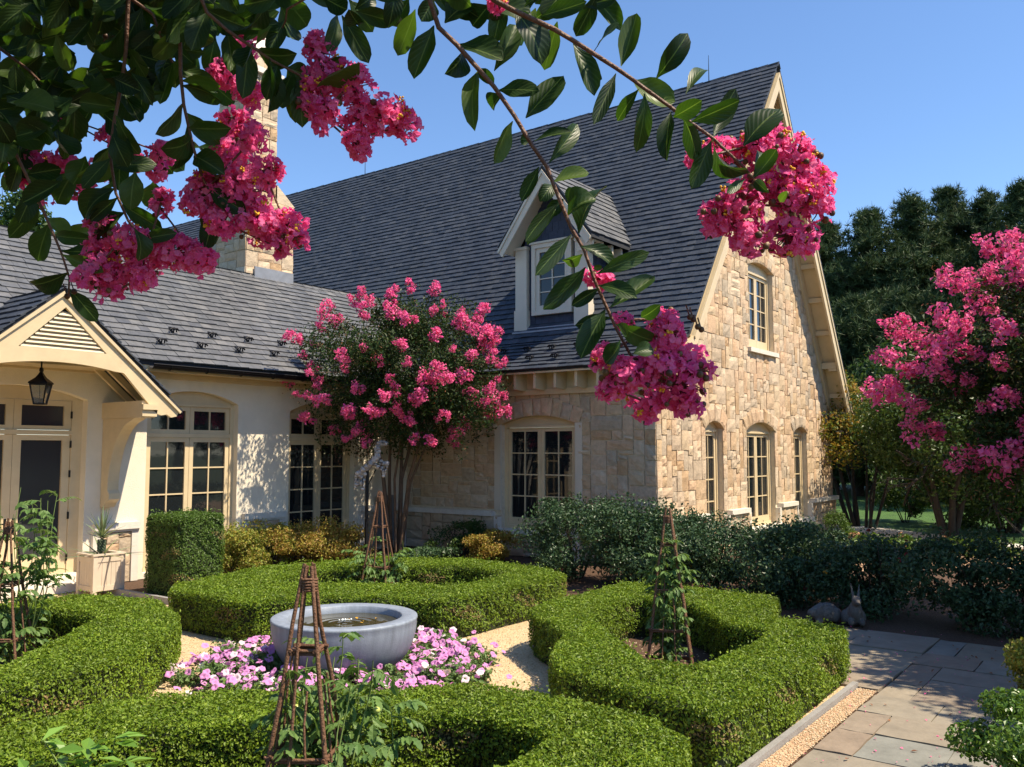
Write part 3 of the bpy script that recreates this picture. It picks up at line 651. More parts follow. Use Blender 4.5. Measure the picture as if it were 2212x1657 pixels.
# chimney
CX0, CX1, CY0, CY1 = 12.34, 13.72, 17.0, 18.4
cf = lambda a, d, z: np.array([a, CY0-d, z]); cl = lambda a, d, z: np.array([CX0-d, a, z])
cz = 8.3
mb = MB(); tr = lambda x, z: True
ashlar(mb, cf, CX0, CX1, 6.0, cz, [], tr, ux=.115, uz=.1, sizes=((2, 4), (2, 3))); ashlar(mb, cl, CY0, CY1, 6.0, cz, [], tr, ux=.115, uz=.1, sizes=((2, 4), (2, 3)))
cf2 = lambda a, d, z: np.array([a, CY0-d+.05, z]); cl2 = lambda a, d, z: np.array([CX0-d+.08, a, z])
SX1 = 13.2
ashlar(mb, cf2, CX0+.08, SX1, cz, 11.35, [], tr, ux=.115, uz=.1, sizes=((2, 4), (2, 3))); ashlar(mb, cl2, CY0+.05, CY1-.1, cz, 11.35, [], tr, ux=.115, uz=.1, sizes=((2, 4), (2, 3)))
mb.box((CX0+.012, CY0+.012, 5.6), (CX1, CY1, cz), 1); mb.box((CX0+.1, CY0+.07, cz), (SX1, CY1-.1, 11.4), 1)
# sloping shoulder
ashlar(mb, lambda a, d, z: np.array([a+(z-cz)*0, CY0-d+.03, z]), SX1, CX1, cz, cz+.001+.2, [], tr, ux=.2, uz=.1) if False else None
mb.add([(SX1, CY0, cz), (CX1+.03, CY0, cz), (SX1, CY0, cz+.45), (SX1, CY1, cz), (CX1+.03, CY1, cz), (SX1, CY1, cz+.45)], [(0, 1, 2), (5, 4, 3), (1, 4, 5, 2), (0, 3, 4, 1)], 0)
ashlar(mb, cf2, CX0+.1, SX1-.1, 11.5, 12.05, [], tr, ux=.115, uz=.1, sizes=((2, 4), (2, 3)))
mb.box((CX0+.12, CY0+.07, 11.4), (SX1-.1, CY1-.3, 12.0), 1)
ch = kid(mb, 'chimney', [STONE, MORTAR], H)
m = MB(); m.box((CX0, CY0-.06, 11.36), (SX1+.1, CY1, 11.5)); kid(m, 'cap_band', LIME, ch)
m = MB(); 
m.add([(CX0+.06, CY0, 11.95), (SX1+.04, CY0, 11.95), (SX1+.04, CY1-.2, 11.95), (CX0+.06, CY1-.2, 11.95), (CX0+.22, CY0+.3, 12.6), (SX1-.28, CY0+.3, 12.6), (SX1-.28, CY1-.5, 12.6), (CX0+.22, CY1-.5, 12.6)], [(0, 1, 5, 4), (1, 2, 6, 5), (2, 3, 7, 6), (3, 0, 4, 7), (4, 5, 6, 7)])
kid(m, 'shoulder', LIME, ch)
m = MB(); m.box((CX0+.2, CY0+.2, 12.5), (SX1-.32, CY0+.8, 13.05)); m.box((CX0+.14, CY0+.14, 13.05), (SX1-.26, CY0+.86, 13.18)); m.lathe([(.2, 13.18), (.17, 13.5), (.2, 13.55), (.14, 13.56)], ((CX0+SX1)/2-.06, CY0+.5, 0), 16); kid(m, 'flue', LIME, ch)
m = MB(); m.box((CX0+.2, CY0-.09, 6.36), (CX1-.05, CY0-.055, 6.62)); kid(m, 'flashing', LEAD, ch)
for p in ((21.4, 22.6, 12.2), (21.4, 9.35, 12.2)):
    m = MB(); m.tube([p, (p[0], p[1], p[2]+.75)], [.014, .006], 5); kid(m, 'lightning_rod', IRON, H)

# porch
PX, PY, PZ = 6.46, 13.5, 4.80
mb = MB(); sl_ = .87
for sg_ in (-1, 1):
    V = [(PX, PY-.08, PZ), (PX+sg_*2.08, PY-.08, PZ-2.08*sl_), (PX+sg_*2.08, 14.9, PZ-2.08*sl_), (PX, 15.5, PZ)]; V = [np.array(v) for v in V]; V += [v-np.array([0, 0, .06]) for v in V]
    mb.add(V, [(0, 1, 2, 3), (7, 6, 5, 4), (0, 4, 5, 1), (1, 5, 6, 2), (2, 6, 7, 3), (3, 7, 4, 0)], 1)
    slates(mb, (PX+sg_*2.12, PY-.12, PZ-2.12*sl_), (0, 1, 0), (-sg_*2.12, 0, 2.12*sl_), 2.2, 2.81, .2, (.2, .34), lambda c: c[2] > 3.85+(c[1]-14.2)*.893-.05, rng=random.Random(3))
porch = kid(mb, 'porch_roof', [SLATE, UNDER], H)
mb = MB(); N_ = 16
def arcz(t): return 3.535+.11*(1-t*t)
L = []
outer = [(PX, PZ-.09), (PX+2.0, PZ-.09-2.0*sl_)]
right = [(PX+2.02, PZ-.1-2.02*sl_), (PX+1.98, PZ-.17-2.02*sl_), (PX+1.88, PZ-.19-2.02*sl_), (PX+1.80, PZ-.14-2.02*sl_), (PX+1.70, PZ-.16-2.02*sl_), (PX+1.61, PZ-.13-2.02*sl_), (PX+1.03, 3.535)]
lt = (PX+.05-.67, 3.835), (PX+.05+.67, 3.835), (PX+.05, 4.50)
# the board is built as two rakes and an arched panel round the louvre
A = PX; 
rake = [(A, PZ-.09)] + right + [(A+1.0, 3.55), (A+.05+.67, 3.835), (A+.05, 4.50)]
mb.prism(rake, PY-.06, PY, ym)
mb.prism([(2*A-x+ (.1 if abs(x-(A+.05)) < .001 or abs(x-(A+.72)) < .01 else 0), z) for x, z in rake[::-1]], PY-.06, PY, ym)
arc = [(A+1.0-2.0*i/N_, 3.535+.11*(1-((A+1.0-2.0*i/N_-A)/1.0)**2)) for i in range(N_+1)]
mb.prism([(A+.72, 3.835), (A+1.0, 3.55)]+arc[1:-1]+[(A-1.0, 3.55), (A-.62, 3.835)], PY-.06, PY, ym)
mb.prism([(A, PZ-.06), (A+2.05, PZ-.06-2.05*sl_), (A+2.03, PZ-.11-2.03*sl_), (A, PZ-.13)], PY-.1, PY-.063, ym); mb.prism([(A, PZ-.06), (A-2.05, PZ-.06-2.05*sl_), (A-2.03, PZ-.11-2.03*sl_), (A, PZ-.13)], PY-.1, PY-.063, ym)
kid(mb, 'gable_board', CREAM, porch)
mb = MB(); LV = mat('louvre_cream', (.7, .6, .42), .5)
for k in range(9):
    z = 3.85+k*.066; hw = .67*(4.50-z-.02)/.665
    if hw > .04: mb.add([(A+.05-hw, PY-.05, z), (A+.05+hw, PY-.05, z), (A+.05+hw, PY+.02, z+.06), (A+.05-hw, PY+.02, z+.06), (A+.05-hw, PY-.05, z-.012), (A+.05+hw, PY-.05, z-.012), (A+.05+hw, PY+.02, z+.048), (A+.05-hw, PY+.02, z+.048)], [(0,1,2,3),(7,6,5,4),(0,4,5,1),(1,5,6,2),(2,6,7,3),(3,7,4,0)])
kid(mb, 'louvre', LV, porch)
m = MB(); m.prism([(A+.05-.7, 3.83), (A+.05+.7, 3.83), (A+.05, 4.52)], PY+.03, PY+.05, ym); kid(m, 'louvre_backing', UNDER, porch)
for sg_ in (-1, 1):
    m = MB()
    for k in range(3):
        y = PY+.25+k*.36; m.prism([(A+sg_*.3, PZ-.07-.3*sl_), (A+sg_*1.95, PZ-.07-1.95*sl_), (A+sg_*1.95, PZ-.2-1.95*sl_), (A+sg_*.3, PZ-.2-.3*sl_)], y, y+.06, ym)
    kid(m, 'porch_rafter', CREAM, porch)
    m = MB(); xb = A+sg_*1.49
    m.box((xb-.12, PY-.02, 2.84), (xb+.12, 14.75, 3.12)); m.box((xb-.14, PY-.1, 2.97), (xb+.14, PY-.02, 3.06)); m.box((xb-.13, PY-.06, 2.86), (xb+.13, PY-.02, 2.97))
    q = [(14.74, 2.838), (13.72, 2.838)]; 
    for i in range(13):
        t = i/12*math.pi/2; q.append((13.75+.78*math.sin(t)*1.0+.0, 1.62+1.16*math.cos(t)))
    q += [(14.53, 1.62), (14.53, 1.42), (14.62, 1.40), (14.66, 1.32), (14.74, 1.32)]
    q = [(14.74, 2.838), (13.72, 2.838)]+[(13.72+.80*(1-(1-i/12)**2)**.5*1 if False else 13.72+.80*math.sin(i/12*math.pi/2), 1.62+1.19*math.cos(i/12*math.pi/2)) for i in range(1, 13)]+[(14.50, 1.60), (14.46, 1.56), (14.46, 1.46), (14.56, 1.40), (14.62, 1.32), (14.74, 1.32)]
    q2 = [(14.46, 2.838), (14.74, 2.838)]
    m.prism(q, xb-.1, xb+.1, lambda y, d, z: np.array([d, y, z])); kid(m, 'bracket', CREAM, porch)
m = MB(); m.box((A-1.36, 14.02, 3.66), (A+1.36, 14.74, 3.70)); kid(m, 'porch_ceiling', CREAM, porch)

# porch lantern
Lx, Ly = A-.02, 14.0
LN = thing('hanging_lantern', 'black hanging lantern with tapered glass sides under the porch gable', 'lantern', (Lx, Ly, 3.0))
m = MB(); m.tube([(Lx, Ly, 3.68), (Lx, Ly, 3.56)], .012, 6); m.lathe([(.0, .60), (.03, .58), (.035, .54), (.025, .52), (.05, .48), (.09, .43), (.19, .36), (.2, .335), (.17, .33), (.0, .33)], (Lx, Ly, 3.0), 4, smooth=False)
for i in range(4):
    a = math.pi/2*i; c, s_ = math.cos(a), math.sin(a); c2, s2 = math.cos(a+math.pi/2), math.sin(a+math.pi/2)
    m.bar((Lx+.17*c, Ly+.17*s_, 3.33), (Lx+.1*c, Ly+.1*s_, 3.02), .016, .016); m.bar((Lx+.1*c, Ly+.1*s_, 3.02), (Lx+.1*c2, Ly+.1*s2, 3.02), .018, .018); m.bar((Lx+.17*c, Ly+.17*s_, 3.32), (Lx+.17*c2, Ly+.17*s2, 3.32), .018, .018)
kid(m, 'lantern_frame', IRON, LN)
m = MB(); m.lathe([(.155, .32), (.09, .025)], (Lx, Ly, 3.0), 4, smooth=False); kid(m, 'lantern_glass', LGLASS, LN)

# ---------------------------------------------------------------- hedges
def chaikin(P, k=1, q=.18):
    P = np.array(P, float)
    for _ in range(k):
        Q = np.roll(P, -1, 0); P = np.stack([P*(1-q)+Q*q, P*q+Q*(1-q)], 1).reshape(-1, 2)
    return P
def inpoly(P, poly):
    x, y = P[:, 0], P[:, 1]; c = np.zeros(len(P), bool); A = poly; B = np.roll(poly, -1, 0)
    for (x1, y1), (x2, y2) in zip(A, B):
        t = ((y1 > y) != (y2 > y)); c ^= t & (x < (x2-x1)*(y-y1)/((y2-y1) if abs(y2-y1) > 1e-9 else 1e-9)+x1)
    return c
def edist(P, polys):
    d = np.full(len(P), 9.)
    for poly in polys:
        for a, b in zip(poly, np.roll(poly, -1, 0)):
            ab = b-a; t = np.clip(((P-a)@ab)/max(ab@ab, 1e-9), 0, 1); d = np.minimum(d, np.linalg.norm(P-(a+t[:, None]*ab), axis=1))
    return d
def area(p): x, y = p[:, 0], p[:, 1]; return .5*np.sum(x*np.roll(y, -1)-np.roll(x, -1)*y)
def wob(P, s=1.): return .5*np.sin(P[:, 0]*2.3*s+1.1)+.5*np.sin(P[:, 1]*2.9*s+.4)*np.cos(P[:, 0]*1.3*s)
def hedge(name, label, outer, holes, h, leaf, dens, m=BOX, z0=0., group=None, cat='hedge', sides=.8, r=.055, k=1, vis=None):
    polys = [chaikin(outer, k, .11)] + [chaikin(q, k, .11) for q in holes]
    if area(polys[0]) < 0: polys[0] = polys[0][::-1]
    polys = [polys[0]] + [p if area(p) < 0 else p[::-1] for p in polys[1:]]
    c = polys[0].mean(0); root = (c[0], c[1], z0); mb = MB()
    # solid twig core, coloured as the shade behind the leaves
    bm = bmesh.new(); es = []
    for p in polys:
        n = np.roll(p, -1, 0)-np.roll(p, 1, 0); n = nrm(np.stack([n[:, 1], -n[:, 0]], 1))
        vs = [bm.verts.new((q[0]-w[0]*.06, q[1]-w[1]*.06, z0+h-.06)) for q, w in zip(p, n)]
        es += [bm.edges.new((vs[i], vs[(i+1) % len(vs)])) for i in range(len(vs))]
    g = bmesh.ops.triangle_fill(bm, edges=es, use_beauty=True)
    fs = [f for f in g['geom'] if isinstance(f, bmesh.types.BMFace)]
    ex = bmesh.ops.extrude_face_region(bm, geom=fs); vv = [v for v in ex['geom'] if isinstance(v, bmesh.types.BMVert)]
    for v in vv: v.co.z = z0
    bm.verts.index_update(); mb.add([v.co[:] for v in bm.verts], [tuple(v.index for v in f.verts) for f in bm.faces], 1); bm.free()
    lo = polys[0].min(0); hi = polys[0].max(0); A = (hi-lo).prod(); n = int(A*dens)
    P = RNG.uniform(lo, hi, (n, 2)); ok = inpoly(P, polys[0])
    for q in polys[1:]: ok &= ~inpoly(P, q)
    P = P[ok]; d = edist(P, polys); dz = np.where(d < r, r-np.sqrt(np.maximum(r*r-(r-np.minimum(d, r))**2, 0)), 0)
    z = z0+h-dz+.014*wob(P, 1.6)+.012*wob(P, 6)+.008*wob(P, 17)-RNG.uniform(0, 1, len(P))**2*.055+.012
    mb.leaves(np.c_[P, z], np.tile([0, 0, 1.], (len(P), 1)), leaf, .62, 0, .1, .75)
    sp = np.where(RNG.random(len(P)) < .045)[0]          # a few long shoots above the clipped top
    if len(sp): mb.leaves(np.c_[P[sp], z[sp]+RNG.uniform(.01, .075, len(sp))], np.tile([0, 0, 1.], (len(sp), 1)), leaf*1.1, .6, 0, .1, 1.2)
    for p in polys:
        a = p; b = np.roll(p, -1, 0); L = np.linalg.norm(b-a, axis=1); m_ = int(L.sum()*h*dens*sides)
        i = RNG.choice(len(p), m_, p=L/L.sum()); t = RNG.random(m_)[:, None]; Q = a[i]*(1-t)+b[i]*t
        e = nrm(b[i]-a[i]); nn = np.stack([e[:, 1], -e[:, 0]], 1); zz = RNG.random(m_)**.85*(h-.02)+.015
        dep = RNG.uniform(0, 1, m_)**2*.07+np.where(zz < .09, .03, 0)+np.where(zz > h-r, (zz-(h-r))**2/r, 0)+.05*np.clip(np.sin(zz*23+Q[:, 0]*17)*np.sin(Q[:, 1]*19+Q[:, 0]*11+zz*9)-.25, 0, 1)-.012*np.sin(zz*9+Q[:, 0]*7+Q[:, 1]*5)
        Q = Q-nn*dep[:, None]
        dry = (np.sin(Q[:, 0]*5.1+zz*9)*np.sin(Q[:, 1]*4.3+zz*6+1) > .55) & (RNG.random(m_) < .5) & (zz < h*.8)
        for q_, mi in ((~dry, 0), (dry, 2)): mb.leaves(np.c_[Q, z0+zz][q_], np.c_[nn*1.1, np.full(m_, .35)][q_], leaf, .62, mi, .1, .68)
    o = mb.build(name, [m, TWIG_SHADE, DRY], None, loc=root)
    return tag(o, label, cat, group)
GH = 'clipped box hedges round the fountain'
hedge('box_hedge', 'low box hedge on the right with a stick obelisk in its bed, beside the flagstones',
      [(8.2, 5.95), (10.75, 6.0), (10.7, 3.85), (9.5, 3.55), (9.25, 2.58), (7.5, 2.54), (5.78, 2.5), (5.85, 3.2), (6.12, 4.1), (6.5, 4.45), (7.38, 4.85)],
      [[(8.3, 5.15), (7.15, 3.97), (6.8, 3.62), (6.9, 3.2), (8.55, 3.2), (8.75, 3.75), (9.6, 4.5), (9.7, 5.3)]], .5, .029, 6200, group=GH)
hedge('box_hedge', 'low box hedge behind the fountain bowl, in front of the flowering tree',
      [(6.5, 10.6), (6.5, 8.8), (7.5, 8.2), (8.1, 6.95), (10.75, 6.95), (11.25, 8.0), (11.4, 9.4), (10.4, 10.8), (8.3, 11.3)],
      [[(7.75, 10.0), (8.55, 8.45), (9.05, 7.7), (10.3, 7.75), (10.55, 8.85), (9.8, 9.55), (9.0, 10.3)]], .5, .032, 5000, group=GH)
hedge('box_hedge', 'low box hedge at the left edge in front of the doors and planter box',
      [(1.6, 11.4), (4.8, 11.15), (5.8, 10.8), (6.0, 9.8), (5.62, 8.75), (5.22, 8.15), (4.6, 7.62), (3.95, 7.2), (3.05, 7.05), (1.2, 7.0)],
      [[(2.3, 10.5), (4.85, 10.45), (5.05, 9.35), (4.2, 8.62), (3.4, 7.87), (2.3, 7.8)]], .5, .029, 6000, group=GH)
hedge('box_hedge', 'nearest low box hedge along the bottom edge around the tomato plants',
      [(1.0, 6.25), (2.6, 6.2), (3.5, 6.15), (4.15, 5.7), (4.8, 4.75), (5.35, 4.42), (5.45, 3.7), (5.4, 2.85), (5.1, 2.4), (3.9, 2.2), (1.4, 2.3)],
      [[(1.9, 5.5), (3.2, 5.3), (3.77, 4.75), (4.75, 3.9), (4.68, 3.2), (4.15, 3.12), (1.9, 3.1)]], .5, .027, 8500, group=GH)
hedge('clipped_hedge_block', 'tall clipped hedge block beside the planter box in front of the window', [(7.66, 12.05), (8.55, 12.05), (8.6, 13.1), (7.68, 13.1)], [], 1.28, .03, 6500, BOX2, cat='hedge', k=1, r=.1)

# ---------------------------------------------------------------- trees and shrubs
def limb(mb, p, d, L, r, depth, tips, rng, spread=.5, up=.25, seg=5, mi=0):
    pts = [np.array(p, float)]; d = np.array(d, float); rr = [r]
    for i in range(seg):
        d = nrm(d + rng.normal(0, .13, 3) + np.array([0, 0, up*.12])); pts.append(pts[-1]+d*L/seg); rr.append(r*(1-.5*(i+1)/seg))
    mb.tube(pts, rr, 7 if r > .03 else 5, mi, cap=False)
    tips.append(pts[-1])
    if depth > 0:
        for k in range(rng.integers(2, 4)):
            i = rng.integers(seg//2, seg+1); a = rng.normal(0, 1, 3); a = nrm(a - d*np.dot(a, d)); nd = nrm(d+a*spread*rng.uniform(.7, 1.4)+np.array([0, 0, up*.4]))
            limb(mb, pts[i], nd, L*rng.uniform(.55, .8), rr[i]*.65, depth-1, tips, rng, spread, up, seg, mi)
def crown_points(c, R, n, rng, lumps=14, shell=.55, flat=1.):
    """leaf positions in uneven clumps through an ellipsoid, thicker towards the outside"""
    c = np.array(c, float); R = np.array(R, float)
    u = nrm(rng.normal(0, 1, (lumps, 3))); C = c + u*R*rng.uniform(.35, .9, (lumps, 1)); S_ = rng.uniform(.2, .48, lumps)
    i = rng.integers(0, lumps, n); v = nrm(rng.normal(0, 1, (n, 3))); q = rng.random(n)**(1/(3*shell+.2))
    P = C[i] + v*(R*S_[i][:, None])*q[:, None]
    N = nrm(v + (P-c)/R*.6 + np.array([0, 0, .35]))
    return P, N
def shrub(name, label, cat, base, R, h, n, leaf, m, group=None, asp=.55, seed=1, lumps=16, stems=9, lift=.12, extra=None, droop=.2, jit=.8):
    rng = np.random.default_rng(seed); b = np.array([base[0], base[1], base[2] if len(base) > 2 else 0.]); t = thing(name, label, cat, tuple(b), group)
    P, N = crown_points(b+[0, 0, lift+(h-lift)/2], (R[0], R[1], (h-lift)/2*1.15), n, rng, lumps)
    P[:, 2] = np.maximum(P[:, 2], b[2]+.02)
    mb = MB(); mb.leaves(P, N, leaf, asp, 0, .12, jit, droop, rng); kid(mb, 'foliage', m, t)
    mb = MB()
    for k in range(stems):
        a = rng.uniform(0, 6.28); q = rng.uniform(.2, .75); e = b+np.array([R[0]*q*math.cos(a), R[1]*q*math.sin(a), h*rng.uniform(.6, .95)])
        mb.tube([b+np.array([.08*math.cos(a), .08*math.sin(a), -.03]), (b+e)/2+rng.normal(0, .05, 3), e], [.018, .013, .006], 5)
    kid(mb, 'stems', BARKD, t)
    if extra: extra(t, P, rng)
    return t
def cluster_mesh(name, n, rx, rz, size, seed, m=PINK, rust=.12):
    rng = np.random.default_rng(seed); mb = MB(); lumps = nrm(rng.normal(0, 1, (9, 3)))*np.array([rx, rx, rz])*.62
    i = rng.integers(0, 9, n); v = nrm(rng.normal(0, 1, (n, 3))); P = lumps[i]+v*rx*.5*rng.random((n, 1))**.4
    w = np.where(rng.random(n) < rust)[0]; k = np.ones(n, bool); k[w] = False
    mb.leaves(P[k], v[k]+[0, 0, .3], size, .9, 0, .22, .7, 0, rng)
    if len(w): mb.leaves(P[w]*1.15+[0, 0, rz*.3], v[w], size*.6, .4, 1, .1, .8, 0, rng)
    me = mb.build(name, [m, RUST]); return me
def crape(name, label, base, c, R, nleaf, ncl, leaf, csize, seed, stems, group, top_bias=.5, lumps=34, view=None):
    rng = np.random.default_rng(seed); t = thing(name, label, 'flowering tree', base, group); b = np.array(base, float); c = np.array(c, float)
    mb = MB(); tips = []
    for k in range(stems):
        a = 2*math.pi*k/stems+rng.uniform(-.3, .3); q = rng.uniform(.18, .45); o = b+np.array([.1*math.cos(a), .1*math.sin(a), -.05])
        e = np.array([c[0]+R[0]*q*math.cos(a), c[1]+R[1]*q*math.sin(a), c[2]-R[2]*.35]); mid = o*.5+e*.5+np.array([-(e-o)[0]*.2, -(e-o)[1]*.2, 0])+rng.normal(0, .05, 3)
        P = [o, o*.75+mid*.25+rng.normal(0, .02, 3), mid, mid*.5+e*.5+rng.normal(0, .04, 3), e]; r0 = rng.uniform(.03, .05)
        mb.tube(P, [r0*1.1, r0, r0*.85, r0*.7, r0*.5], 8)
        for j in range(3): limb(mb, e, nrm((e-mid)*.6+rng.normal(0, .5, 3)*np.linalg.norm(e-mid)+[0, 0, .1]), R[2]*.5, r0*.45, 2, tips, rng, .7, .3)
    kid(mb, 'trunk', BARK, t)
    P, N = crown_points(c, np.array(R)*.98, nleaf, rng, lumps, .7)
    keep = ~((rng.random(len(P)) < .55) & (np.sum(((P-c)/R)**2, 1) < .25)); P, N = P[keep], N[keep]
    mb = MB(); mb.leaves(P, N, leaf, .5, 0, .1, .8, .3, rng)
    k = np.where((np.sum(((P-c)/R)**2, 1) > .75) & (rng.random(len(P)) < .06))[0]
    mb.leaves(P[k]+rng.normal(0, .05, (len(k), 3)), N[k], leaf*.7, .4, 1, .1, .9, 0, rng)
    kid(mb, 'foliage', [CRAPE, RUST], t)
    vs = [cluster_mesh('flower_cluster', 190, csize*.6, csize*.9, csize*.15+.012, seed*10+j) for j in range(5)]
    camd = nrm(np.array([0, 0, 2.3])-c); made = 0; pts = []; sh = []; tries = 0
    while made < ncl and tries < 20000:
        tries += 1; u = nrm(rng.normal(0, 1, 3)); 
        if u@camd < .0 or rng.random() > .45+.55*max(0, u[2]*.5+.5) or (view is not None and u@view < -.05): continue
        p = c+u*np.array(R)*rng.uniform(.82, 1.14)
        if any(np.linalg.norm(p-q) < csize*.9 for q in pts): continue
        pts.append(p); s_ = rng.uniform(.5, 1.25)
        M = Matrix.Translation(Vector(p-b)) @ nrm(u*np.array([1, 1, .7])+[0, 0, .4]).view(V3).quat() @ Matrix.Rotation(rng.uniform(0, 6.28), 4, 'Z') @ Matrix.Scale(s_, 4)
        src = vs[made % 5]
        sh.append((c+u*np.array(R)*.72, p))
        if made < 5: src.parent = t; src.matrix_local = M
        else: inst(src, t, M)
        made += 1
    for k in range(46):      # low sprays of leaves that hang over the trunks
        a = rng.uniform(0, 6.28); q = rng.uniform(.15, .9); o = c+np.array([R[0]*q*math.cos(a), R[1]*q*math.sin(a), -R[2]*.7]); sh.append((o, o+np.array([rng.normal(0, .25), rng.normal(0, .25), -rng.uniform(.1, .75)])))
    mb = MB()
    for o, e in sh:
        n = 60; f = rng.random((n, 1))**.8; Q = o+(e-o)*f+rng.normal(0, .075, (n, 3)); mb.leaves(Q, np.tile([0, 0, 1.], (n, 1))+nrm(e-o)*.4, leaf, .5, 0, .1, .8, .3, rng); mb.tube([o, (o+e)/2, e], [.008, .006, .003], 4, 2, cap=False)
        if rng.random() < .5: w = rng.integers(6, 22); mb.leaves(e+rng.normal(0, .09, (w, 3)), nrm(rng.normal(0, 1, (w, 3))), leaf*.6, .4, 1, .1, .9, 0, rng)
    kid(mb, 'spray', [CRAPE, RUST, BARK], t)
    return t
class V3(np.ndarray):
    def quat(s): return Vector(s).to_track_quat('Z', 'Y').to_matrix().to_4x4()
crape('crape_myrtle', 'pink crape myrtle with several bare trunks in the corner of the courtyard', (13.45, 13.1, 0), (13.4, 12.85, 3.98), (2.3, 2.15, 1.6), 44000, 100, .075, .25, 21, 7, 'crape myrtles', lumps=34)
crape('crape_myrtle', 'pink crape myrtle at the right edge behind the dark rose bushes', (14.3, .0, 0), (14.05, .25, 3.5), (2.75, 2.75, 1.75), 80000, 98, .085, .33, 22, 6, 'crape myrtles', lumps=38, view=-RT)
crape('crape_myrtle', 'crape myrtle outside the right edge that shades the flagstones', (12.2, -2.6, 0), (12.1, -2.4, 4.2), (3.3, 3.0, 2.1), 75000, 20, .14, .25, 23, 5, 'crape myrtles', lumps=36)
def roses(t, P, rng):
    k = rng.choice(len(P), 7, replace=False); 
    for i in k:
        m = MB(); c = P[i]+np.array([0, 0, .03]); q = nrm(rng.normal(0, 1, (12, 3))); m.leaves(c+q*.02, q, .035, .9, 0, .2, .4, 0, rng); kid(m, 'rose_bloom', ROSEB if rng.random() < .6 else YEL, t)
ROSEB = mat('dark_red_rose', (.25, .02, .02), .6); YEL = mat('yellowed_leaf', (.55, .3, .03), .6)
GR = 'rose bushes in front of the stone house'
for i, (x, y, rx, ry, h, lb) in enumerate([
    (13.5, 8.6, 1.05, .95, 1.42, 'leafy rose bush in sun under the french window, leftmost of the row'),
    (13.0, 7.2, 1.0, .9, 1.38, 'leafy rose bush in sun in front of the house corner'),
    (13.2, 5.9, 1.0, .85, 1.25, 'leafy rose bush behind the stick obelisk on the right'),
    (13.1, 4.6, .95, .9, 1.12, 'half shaded rose bush just right of the stick obelisk'),
    (13.1, 3.3, .95, .9, 1.1, 'dark shaded rose bush behind the two stone rabbits'),
    (13.0, 2.1, .95, .9, 1.1, 'dark shaded rose bush right of the stone rabbits'),
    (12.9, .9, .95, .9, 1.05, 'dark shaded rose bush under the pink crape myrtle at right'),
    (12.7, -.3, .9, .9, .95, 'rightmost shaded rose bush at the end of the flagstones'),
    (14.2, 7.0, .6, .8, 1.25, 'rose bush close against the sunlit corner of the stone house'),
    (14.3, 4.9, .6, .9, 1.15, 'rose bush standing behind the row, near the sunlit gable')]):
    shrub('rose_bush', lb, 'rose bush', (x, y), (rx*1.12, ry*1.12), h*1.02, 11000, .06, ROSE, GR, .62, 100+i, 30, 10, .0, roses)
GS = 'spirea shrubs along the wing'
for i, (px, py, d, rx, h, lb, mm) in enumerate([
    (500, 1246, 0, .62, .85, 'yellow green spirea shrub next to the tall clipped hedge block', SPIREA),
    (560, 1240, 0, .66, .95, 'yellow green spirea shrub under the stucco pier', SPIREA),
    (640, 1236, 0, .7, .9, 'orange tinged spirea shrub under the shaded french window', SPIRO),
    (715, 1230, 0, .66, .85, 'orange tinged spirea shrub beside the stick obelisk at the back', SPIRO),
    (1066, 1222, 0, .55, .65, 'small round orange spirea shrub left of the rose bushes', SPIRO)]):
    p = onz(px, py); shrub('spirea_shrub', lb, 'shrub', (p[0]+.4, p[1]+.35), (rx*1.25, rx*1.1), h, 9000, .05, mm, GS, .62, 200+i, 26, 8, .0)
p = onz(960, 1212); shrub('dark_shrub', 'dark green shrub in shade against the stone wall', 'shrub', (p[0]+.9, p[1]+.3), (1.0, .6), .8, 3500, .06, TREEG, None, .5, 231, 16)
p = onz(1040, 1200); shrub('dark_shrub', 'dark leafy shrub below the french window in the stone wall', 'shrub', (p[0]+.8, p[1]+.5), (.6, .6), .85, 2500, .06, ROSE, None, .5, 232, 14)
p = onz(905, 1222); o = shrub('ground_cover', 'low bluish ground cover around the tree trunks', 'ground cover', (p[0], p[1]), (1.1, .7), .32, 3500, .06, ROSE, None, .7, 233, 16, 4, .02)
BLOT = mat('glossy_box_leaf', (.1, .2, .03), .35, G((.08,.17,.02),(.14,.25,.035),(.06,.12,.02)), None, None, .25, spec=.5)
shrub('box_bush', 'rounded green box bush at the bottom right corner on the flagstones', 'bush', (6.85, .58), (.74, .66), .64, 34000, .04, BLOT, None, .6, 240, 26, 8, .02)
shrub('spirea_shrub', 'small yellow green shrub at the right edge above the box bush', 'shrub', (8.8, .75), (.6, .5), .82, 14000, .038, SPIREA, None, .6, 241, 20, 8, .02)
GHY = 'hydrangeas by the drive'
for i, (px, py, r, h, lb) in enumerate([(1868, 1196, 1.0, .4, 'sunlit hydrangea bush beyond the roses, nearest the house'), (1945, 1198, 1.0, .36, 'hydrangea bush with a faded orange bloom beside the drive'), (2020, 1196, 1.1, .34, 'hydrangea bush in front of the dark tree stems by the drive'), (2130, 1206, 1.2, .42, 'low shaded hydrangea bush at far right by the brick path')]):
    p = onz(px, py)
    def blooms(t, P, rng):
        for q in range(3):
            m = MB(); c = P[rng.integers(0, len(P))]; v = nrm(rng.normal(0, 1, (60, 3))); m.leaves(c+v*.09, v, .05, .9, 0, .1, .3, 0, rng); kid(m, 'faded_bloom', RUSTB, t)
    RUSTB = mat('faded_orange_bloom', (.42, .2, .09), .8, G((.45,.2,.08),(.4,.25,.14)))
    shrub('hydrangea_bush', lb, 'hydrangea', (p[0], p[1]), (r, r), h, 750, .14, HYD, GHY, .62, 250+i, 14, 7, .05, blooms)
